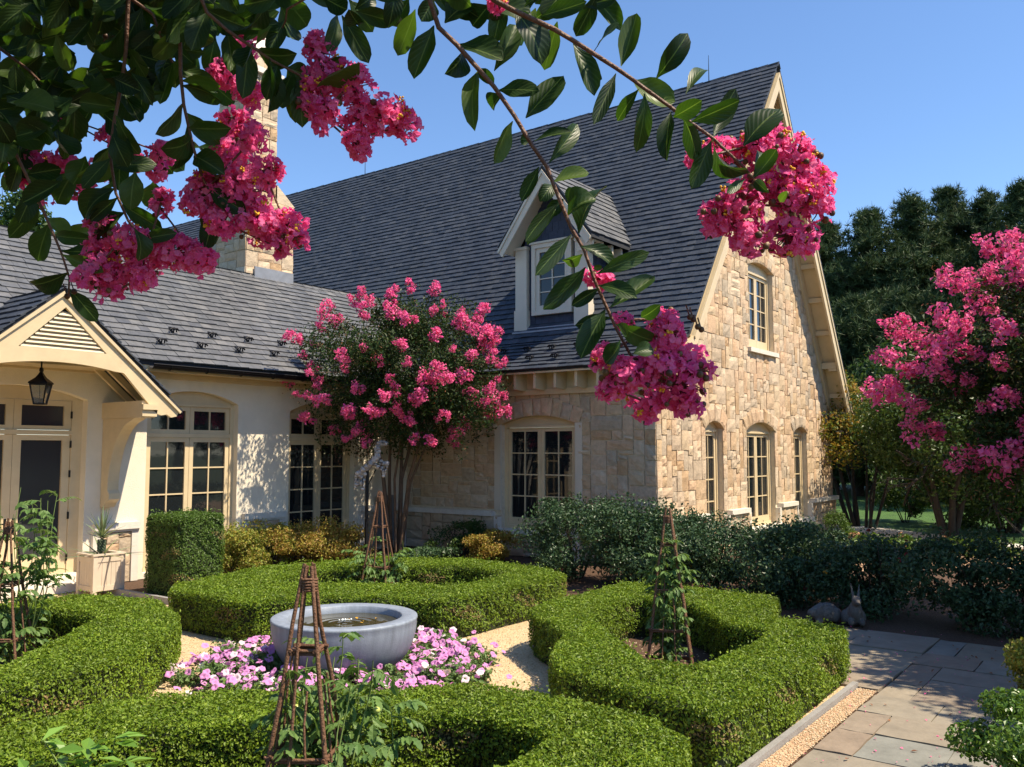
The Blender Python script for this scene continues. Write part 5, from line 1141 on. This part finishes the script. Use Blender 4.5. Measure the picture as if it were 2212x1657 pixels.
# ---------------------------------------------------------------- the crape myrtle overhead: branches hang into the view
def leaf_mat():
    m = bpy.data.materials.new('near_crape_leaf'); m.use_nodes = True; t = m.node_tree; N = t.nodes; L = t.links; p = N['Principled BSDF']
    uv = N.new('ShaderNodeUVMap'); uv.uv_map = 'leaf'; sp = N.new('ShaderNodeSeparateXYZ'); L.new(uv.outputs[0], sp.inputs[0])
    def M(op, a, b=None):
        n = N.new('ShaderNodeMath'); n.operation = op
        for i, v in enumerate((a, b)):
            if v is None: continue
            if isinstance(v, (int, float)): n.inputs[i].default_value = v
            else: L.new(v, n.inputs[i])
        return n.outputs[0]
    x = M('ABSOLUTE', M('SUBTRACT', sp.outputs[0], .5)); ph = M('SUBTRACT', M('MULTIPLY', sp.outputs[1], 1.0), M('MULTIPLY', x, .75))
    s = M('FRACT', M('MULTIPLY', ph, 7.5)); vein = M('LESS_THAN', M('ABSOLUTE', M('SUBTRACT', s, .5)), .045); mid = M('LESS_THAN', x, .028); v = M('MAXIMUM', M('MULTIPLY', vein, .25), mid)
    hgt = M('ADD', M('MULTIPLY', M('SINE', M('MULTIPLY', s, 6.283)), .35), M('MULTIPLY', mid, -.6))
    g = N.new('ShaderNodeNewGeometry'); r = N.new('ShaderNodeValToRGB'); e = r.color_ramp.elements
    for i, c in enumerate([(.010,.028,.007), (.018,.044,.009), (.034,.072,.013), (.014,.038,.009), (.085,.14,.026)]):
        if i > 1: e.new(.5)
    for i, c in enumerate([(.010,.028,.007), (.018,.044,.009), (.034,.072,.013), (.014,.038,.009), (.085,.14,.026)]): e[i].position = i/4; e[i].color = (*c, 1)
    L.new(g.outputs['Random Per Island'], r.inputs[0])
    nz = N.new('ShaderNodeTexNoise'); nz.inputs['Scale'].default_value = 60; tc = N.new('ShaderNodeTexCoord'); L.new(tc.outputs['Object'], nz.inputs['Vector'])
    mr = N.new('ShaderNodeMapRange'); mr.inputs['To Min'].default_value = .7; mr.inputs['To Max'].default_value = 1.3; L.new(nz.outputs[0], mr.inputs[0])
    mu = N.new('ShaderNodeMix'); mu.data_type = 'RGBA'; mu.blend_type = 'MULTIPLY'; mu.inputs[0].default_value = 1; L.new(r.outputs[0], mu.inputs[6]); L.new(mr.outputs[0], mu.inputs[7])
    mx = N.new('ShaderNodeMix'); mx.data_type = 'RGBA'; L.new(v, mx.inputs[0]); L.new(mu.outputs[2], mx.inputs[6]); mx.inputs[7].default_value = (.1, .15, .045, 1)
    L.new(mx.outputs[2], p.inputs['Base Color']); p.inputs['Roughness'].default_value = .42; p.inputs['Specular IOR Level'].default_value = .35
    b = N.new('ShaderNodeBump'); b.inputs['Strength'].default_value = .28; b.inputs['Distance'].default_value = .0012; L.new(hgt, b.inputs['Height']); L.new(b.outputs[0], p.inputs['Normal'])
    tr = N.new('ShaderNodeBsdfTranslucent'); br = N.new('ShaderNodeMix'); br.data_type = 'RGBA'; br.blend_type = 'MULTIPLY'; br.inputs[0].default_value = 1; br.inputs[7].default_value = (2.2, 2.6, .7, 1); L.new(mx.outputs[2], br.inputs[6]); L.new(br.outputs[2], tr.inputs[0])
    ms = N.new('ShaderNodeMixShader'); ms.inputs[0].default_value = .3; L.new(p.outputs[0], ms.inputs[1]); L.new(tr.outputs[0], ms.inputs[2]); L.new(ms.outputs[0], N['Material Output'].inputs[0]); return m
NLEAF = leaf_mat(); BR_ = mat('reddish_young_branch', (.16, .08, .05), .55, None, (60, .35), (120, .4)); BUD = mat('brown_flower_bud', (.1, .045, .02), .5, G((.1,.045,.02),(.16,.09,.03),(.07,.03,.02)))
PINKN = mat('near_pink_petal', (.85, .1, .3), .65, G((.92,.18,.44),(.88,.13,.38),(.94,.3,.56),(.9,.17,.41),(.8,.09,.37)), None, None, .45, spec=.1, tint=(1.1, 1, 1.05))
STAM = mat('yellow_stamen', (.8, .42, .03), .6)
RN = np.random.default_rng(99)
class LeafSet:
    def __init__(s): s.V = []; s.F = []; s.UV = []; s.n = 0
    def leaf(s, A, B, w, roll, curl, fold, nl=9, nw=4):
        A = np.array(A, float); B = np.array(B, float); T = B-A; L = np.linalg.norm(T); T = T/L; toc = nrm(EYE-(A+B)/2); N = nrm(toc-T*(toc@T)); S_ = np.cross(N, T)
        N, S_ = N*math.cos(roll)+S_*math.sin(roll), S_*math.cos(roll)-N*math.sin(roll)
        W_ = .86*w/max(.6, abs(math.cos(roll))); tw = RN.normal(0, .25); G_ = []; U = []
        for i in range(nl+1):
            t = i/nl; q = (1-abs(2*t**1.08-1)**2.6)**.62*min(1, t/.38)**.65 if 0 < t < 1 else 0; q = max(q, .045 if t < .5 else .008); c = A+T*L*t-N*L*curl*(4*t*(1-t)-1*t*0)*.5*-1
            an = tw*(t-.5); n_, s_ = N*math.cos(an)+S_*math.sin(an), S_*math.cos(an)-N*math.sin(an)
            for j in range(nw+1):
                u = j/nw*2-1; G_.append(c+s_*u*W_*q*.5+n_*(fold*abs(u)**1.3*W_*q*.5+.035*W_*math.sin(9*t+3*u)*abs(u))); U.append((j/nw, t))
        k = nw+1
        for i in range(nl):
            for j in range(nw): s.F.append((s.n+i*k+j, s.n+i*k+j+1, s.n+(i+1)*k+j+1, s.n+(i+1)*k+j))
        s.V += G_; s.UV += U; s.n += len(G_)
    def px(s, bx, by, tx, ty, w, d, roll=None, curl=None, fold=None):
        """base and tip as seen from the path, at d metres"""
        dd = RN.normal(0, .02); A = at(bx, by, d); B = at(tx, ty, d+dd); 
        s.leaf(A, B, w/3*d/F_PX, RN.normal(0, .55) if roll is None else roll, RN.normal(.03, .19) if curl is None else curl, RN.uniform(.05, .75) if fold is None else fold)
    def build(s, name, root):
        mb = MB(); mb.add(s.V, np.array(s.F), 0, True); o = kid(mb, name, NLEAF, root); me = o.data; l = me.uv_layers.new(name='leaf'); idx = np.zeros(len(me.loops), np.int32); me.loops.foreach_get('vertex_index', idx)
        l.data.foreach_set('uv', np.array(s.UV, np.float32)[idx].ravel()); return o
TR = np.array([-2.3*RT+.9*FW])[0]; NT = thing('crape_myrtle', 'near crape myrtle whose leafy branches with pink flowers hang across the top of the view', 'flowering tree', (TR[0], TR[1], 0), None)
mb = MB(); fork = np.array([TR[0], TR[1], 1.3])
mb.tube([(TR[0], TR[1], -.1), (TR[0]+.03, TR[1], .6), fork], [.11, .09, .085], 12)
HUB = [-1.5*RT+1.0*FW+np.array([0, 0, 3.35]), -.7*RT+1.1*FW+np.array([0, 0, 3.5]), .2*RT+1.1*FW+np.array([0, 0, 3.55]), -1.9*RT+1.9*FW+np.array([0, 0, 3.4])]
for h in HUB: mb.tube([fork, fork*.55+h*.45+np.array([0, 0, .35]), h*.85+fork*.15+np.array([0, 0, .22]), h], [.06, .045, .03, .018], 8)
kid(mb, 'trunk', BARK, NT)
# hanging branches, traced as seen, each at its own distance; (start hub, points, distance, first and last radius in px)
BRS = [
 (2, [(915, -40), (948, 60), (987, 97), (1034, 150), (1067, 187), (1111, 250), (1147, 310), (1181, 360), (1204, 420), (1234, 493), (1262, 540), (1284, 605), (1311, 665), (1334, 715), (1361, 765), (1385, 790)], 1.25, 5.5, 3),
 (2, [(1020, -60), (1067, 0), (1104, 20), (1197, 63), (1237, 87), (1284, 117), (1331, 147), (1364, 170), (1391, 190), (1447, 230), (1495, 267), (1538, 297), (1608, 363), (1650, 413)], 1.2, 6, 3),
 (1, [(280, -60), (277, 0), (272, 110), (263, 180), (247, 260), (237, 333), (250, 417), (277, 477), (313, 523)], 1.5, 4.5, 2.5),
 (1, [(389, -60), (388, 0), (390, 160), (397, 227), (417, 317), (437, 383), (470, 450)], 1.45, 4.5, 2.5),
 (3, [(-50, 200), (0, 277), (30, 323), (53, 370), (80, 427), (110, 493), (133, 547), (150, 600), (148, 640)], 1.55, 4, 2),
 (1, [(420, -40), (447, 27), (493, 67), (547, 103), (587, 130), (667, 173), (700, 200)], 1.35, 4, 2.2),
 (2, [(700, -70), (690, -20), (620, 20), (617, 45), (610, 60)], 1.3, 3, 1.5),
 (3, [(-60, 60), (0, 105), (60, 150), (110, 200), (160, 260)], 1.7, 4, 2),
 (0, [(200, -60), (330, 30), (360, 110), (380, 150)], 1.5, 4, 2)]
mb = MB(); BP = []
for hub, P, d, r0, r1 in BRS:
    q = [at(x, y, d*(1-.06*(1-i/len(P)))) for i, (x, y) in enumerate(P)]; BP.append(q); h = HUB[hub]
    mb.tube([h, h*.5+q[0]*.5+np.array([0, 0, .06])]+q, [.012, .009]+list(np.linspace(r0, r1, len(q))*d/F_PX), 7)
kid(mb, 'branch', BR_, NT)
# the leaves one can single out on the two long branches (base, tip, width in the enlarged view)
LS = LeafSet(); L2 = lambda bx, by, tx, ty, w, d=1.25, **k: LS.px(*z2(bx, by), *z2(tx, ty), w, d, **k)
L3 = lambda bx, by, tx, ty, w, d=1.1, **k: LS.px(*z3(bx, by), *z3(tx, ty), w, d, **k)
L5 = lambda bx, by, tx, ty, w, d=1.18, **k: LS.px(*c5(bx, by), *c5(tx, ty), w*.8, d, **k)
L1 = lambda bx, by, tx, ty, w, d=1.35, **k: LS.px(*z1(bx, by), *z1(tx, ty), w, d, **k)
for a in [(600, 165, 470, 512, 165), (480, 60, 365, 362, 150), (670, 150, 850, 20, 170), (960, 30, 850, 170, 170), (990, 460, 1130, 160, 150), (890, 455, 865, 850, 125), (1195, 765, 1440, 490, 175), (1045, 610, 980, 710, 105), (1110, 785, 990, 1060, 110), (1345, 1055, 1530, 805, 125),
          (1225, 910, 1160, 900, 95), (1280, 1080, 1168, 1305, 100), (1365, 1195, 1285, 1305, 115), (1535, 1210, 1462, 1300, 75), (1540, 1512, 1715, 1215, 150), (1400, 1315, 1205, 1585, 115), (1440, 1290, 1335, 1400, 110), (780, 330, 670, 480, 135), (880, 440, 990, 545, 90)]: L2(*a)
L2(755, 290, 1050, 390, 150, roll=.9, fold=.5); L2(1020, 585, 1285, 590, 130, roll=.6); L2(1250, 915, 1500, 860, 75, roll=1.1); L2(1370, 1180, 1605, 1120, 95, roll=.8); L2(1465, 1400, 1650, 1290, 165, roll=.7, curl=.35); L2(1230, 160, 1130, 100, 120)
for a in [(725, 670, 430, 1005, 150), (840, 935, 495, 1280, 190), (950, 1110, 725, 1250, 120), (930, 990, 1360, 815, 150), (1040, 1265, 1405, 1010, 160), (815, 830, 665, 890, 110), (1000, 1280, 800, 1680, 210), (1040, 1345, 755, 1410, 130), (1090, 1400, 1385, 1530, 190), (1290, 1345, 1452, 1240, 120), (1125, 1530, 1000, 1720, 150), (1230, 1640, 1390, 1600, 150), (620, 415, 350, 730, 125), (1180, 1500, 1100, 1400, 90)]: L5(*a)
L5(800, 765, 1075, 940, 125, roll=.8); L5(945, 1085, 1260, 1190, 140, roll=.6); L5(900, 950, 975, 930, 60)
for a in [(1120, 70, 1300, 420, 200), (1400, 140, 1315, 455, 150), (1290, 105, 1590, 10, 130), (1655, -30, 1520, 237, 140), (1640, 330, 1800, 150, 140), (1812, 430, 1915, 85, 150), (1185, 45, 1320, -30, 70), (1570, 40, 1785, -20, 110), (1500, 275, 1640, 622, 140), (1780, 475, 1635, 808, 115), (1930, 575, 1790, 785, 95), (2040, 510, 2245, 215, 160), (1965, 605, 1910, 988, 125), (2135, 725, 2110, 1042, 120), (1640, 390, 1680, 520, 80)]: L2(*a, 1.2)
L2(1885, 512, 2165, 660, 175, 1.2, roll=.7, fold=.5)
for a in [(-60, 760, 125, 650, 140), (20, 610, 150, 455, 95), (55, 790, 370, 650, 140), (0, 760, 85, 1040, 130), (195, 905, 425, 1120, 190), (185, 915, 55, 1225, 150), (395, 945, 630, 705, 200), (465, 1150, 610, 965, 120), (455, 1150, 500, 985, 90), (405, 1160, 285, 1250, 70), (200, 885, 345, 575, 140), (560, 1250, 470, 1170, 80), (630, 1310, 680, 1240, 60)]: L3(*a)
for a in [(1840, 30, 1640, 75, 120), (1850, 0, 1990, 170, 190), (1845, 130, 1735, 345, 125), (1850, 130, 1935, 265, 105), (1640, 280, 1575, 440, 110), (1650, 300, 1830, 210, 110), (1740, 390, 1790, 625, 105), (1850, 440, 2000, 500, 145), (1990, 545, 1850, 615, 110), (2185, 90, 2120, 335, 115), (1500, 205, 1600, 20, 125), (1480, 195, 1430, 60, 140), (2215, 100, 2390, 410, 150), (2090, -20, 2250, 60, 150), (2300, 60, 2420, -30, 130), (2330, 160, 2260, 60, 120), (1310, 60, 1190, 300, 170), (1340, 80, 1240, 330, 170), (2560, 10, 2600, 180, 150), (2650, -10, 2560, 150, 130), (2810, -10, 2730, 140, 150)]: L1(*a)
for k in range(26):       # leaves along the top edge
    x = RN.uniform(430, 1350); y = RN.uniform(-70, 25); a = RN.uniform(.2, 2.9); l = RN.uniform(75, 110); LS.px(x, y, x+l*math.cos(a), y+l*math.sin(a)*.9, 140, RN.uniform(1.15, 1.5))
# leaves along the other hanging branches
for (hub, P, d, r0, r1) in BRS[2:6]+BRS[7:]:
    for (x0, y0), (x1, y1) in zip(P, P[1:]):
        n = max(1, int(math.hypot(x1-x0, y1-y0)/19)); ba = math.atan2(y1-y0, x1-x0)
        for i in range(n):
            t = (i+RN.random())/n; s_ = 1 if RN.random() < .5 else -1; a = ba+s_*RN.uniform(.5, 1.7); l = RN.uniform(65, 105)*1.45/d; x, y = x0+(x1-x0)*t, y0+(y1-y0)*t; dy = l*math.sin(a)+l*.12
            LS.px(x, y, x+l*math.cos(a), y+dy, RN.uniform(105, 165)*1.45/d, d*RN.uniform(.95, 1.06))
LS.build('foliage', NT)
# denser foliage in the upper left, and the crown above the view that shades it
LS = LeafSet()
for k in range(430):
    x = RN.uniform(-90, 470); y = RN.uniform(-110, 400); lim = 360-.62*max(0, x) if RN.random() < .85 else 470
    if y > lim: continue
    a = RN.uniform(.1, 3.0); l = RN.uniform(60, 100); LS.px(x, y, x+l*math.cos(a), y+l*math.sin(a)*.8+8, RN.uniform(110, 170), RN.uniform(1.4, 2.0))
LS.build('foliage', NT)
mb = MB(); n = 9000; P = np.c_[RN.uniform(-2.6, .95, n), RN.uniform(.5, 2.3, n), RN.uniform(0, 1.0, n)**1.2]; P = P[(P[:, 0] < .3) | ((P[:, 0] < .5) & (RN.random(n) < .4))]
Q = P[:, :1]*RT+P[:, 1:2]*FW; Q[:, 2] = CAM_H+.62*np.hypot(P[:, 0]*.2, P[:, 1])+.28+P[:, 2]; N = np.tile([0, 0, 1.], (len(Q), 1)); mb.leaves(Q, N, .075, .5, 0, .12, .6, .2, RN); kid(mb, 'crown', CRAPE, NT)
# flower panicles
def petal_patch(mb, c, nn, size, rng):
    nn = nrm(nn); a = nrm(np.cross(nn, rng.normal(0, 1, 3))); b = np.cross(nn, a); g = 4; V = []
    for i in range(g):
        for j in range(g):
            u, v = i/(g-1)-.5, j/(g-1)-.5; r = 1-.25*abs(u*v)*4; e = max(abs(u), abs(v))*2
            V.append(c+(a*u+b*v)*size*r*rng.uniform(.9, 1.1)+nn*(rng.normal(0, .14)*e+.1*e)*size+(a*rng.normal(0, .09)+b*rng.normal(0, .09))*e*size)
    mb.add(V, [(i*g+j, i*g+j+1, (i+1)*g+j+1, (i+1)*g+j) for i in range(g-1) for j in range(g-1)], 0, False)
def panicle(lumps, d, src, fl=1.0, buds=14):
    rng = RN; k = d/F_PX; mb = MB(); sm = MB(); cs = []; 
    for x, y, r in lumps:
        c = at(x, y, d+rng.normal(0, .012)); R = r*k; n = max(6, int(24*(r/40)**2*fl))
        cs.append((c, R))
        for i in range(n):
            v = nrm(rng.normal(0, 1, 3)); f = c+v*R*rng.uniform(.45, .95); nn = nrm(v+np.array([0, 0, .2])+rng.normal(0, .3, 3)); s = .0112*d/1.25
            t1 = nrm(np.cross(nn, rng.normal(0, 1, 3))); t2 = np.cross(nn, t1)
            for q in range(5):
                an = 6.283*q/6+rng.uniform(-.25, .25); dr = t1*math.cos(an)+t2*math.sin(an); petal_patch(mb, f+dr*s*.82+nn*rng.uniform(-.15, .25)*s, nn+dr*rng.uniform(-.5, .7), s*rng.uniform(.8, 1.15), rng)
            sm.tube([c, (c+f)/2+rng.normal(0, .003, 3), f], [.0013, .001, .0008], 4, 0, cap=False)
            if rng.random() < .17:
                for q in range(7): sm.ball(f+nn*s*.5+rng.normal(0, s*.22, 3), .002, 1, 5, 4)
        for i in range(max(1, int(buds*r/400))):
            v = nrm(rng.normal(0, 1, 3)); f = c+v*R*rng.uniform(.85, 1.15); sm.ball(f, rng.uniform(.0032, .0055), 2, 8, 6); sm.tube([c, f], .001, 4, 0, cap=False)
    for (a, _), (b, _) in zip(cs, cs[1:]): sm.tube([a, (a+b)/2, b], .0018, 5, 0, cap=False)
    if src is not None: sm.tube([at(*src, d), cs[0][0]], [.003, .002], 5, 0, cap=False)
    o = kid(mb, 'flower_panicle', PINKN, NT); s = sm.build('flower_stalk', [BR_, STAM, BUD], o, loc=np.array(NT.location)); return o
panicle([(500,340,42),(450,420,52),(530,410,58),(560,480,52),(620,490,42),(570,370,40),(480,480,34),(600,535,24),(640,515,22),(420,440,26),(545,300,26)], 1.45, (470, 450))
panicle([(313,523,26),(225,500,40),(215,560,38),(250,600,42),(320,540,48),(380,545,46),(430,560,36),(345,448,20),(352,425,14),(300,600,34),(235,640,20),(190,600,22),(270,510,30)], 1.5, (313, 523))
panicle([(60,370,34),(110,390,32),(160,400,32),(140,350,28),(80,345,24),(90,415,22)], 1.75, (110, 493))
panicle([(690,110,36),(690,170,42),(700,240,40),(760,180,46),(790,250,48),(840,250,42),(880,268,32),(770,300,28),(655,215,22),(780,325,14)], 1.35, (667, 173))
panicle([(520,50,30),(530,110,32),(490,160,32),(512,130,26),(540,200,34),(500,40,24),(470,165,22),(555,60,22)], 1.65, None)
panicle([(500,255,28),(540,290,36),(510,310,36),(480,330,24)], 1.6, None); panicle([(240,300,26),(225,360,30),(350,330,26),(130,250,22),(340,370,18),(290,350,22)], 1.8, None)
panicle([(1640,400,44),(1560,325,38),(1640,320,46),(1720,340,46),(1750,400,46),(1705,420,50),(1770,450,36),(1600,440,54),(1550,465,42),(1620,510,42),(1700,510,46),(1740,520,32),(1675,300,32),(1500,345,18)], 1.2, (1650, 413), 1.0, 60)
panicle([(1400,800,40),(1440,720,46),(1490,770,42),(1425,790,50),(1470,830,54),(1350,810,44),(1320,840,32),(1400,870,42),(1490,870,30),(1305,770,26),(1430,690,26),(1350,690,18),(1515,800,26)], 1.25, (1385, 790), 1.0, 50)
panicle([(1280,598,12),(1305,606,9)], 1.25, None, .5, 10); panicle([(1075,8,10)], 1.2, None, .5, 5)
mb = MB()
for (x, y, d) in ((1507, 706, 1.25), (1498, 690, 1.25), (1515, 712, 1.25), (1490, 685, 1.25), (145, 640, 1.55), (160, 630, 1.55), (248, 82, 1.5), (258, 96, 1.5), (228, 78, 1.5)):
    c = at(x, y, d); mb.ball(c, .0045*d/1.25, 1, 8, 6); mb.tube([c, at(x-8, y+26*(1 if y < 100 else -1), d)], .0012, 4, 0, cap=False)
kid(mb, 'seed_bud', [BR_, BUD], NT)
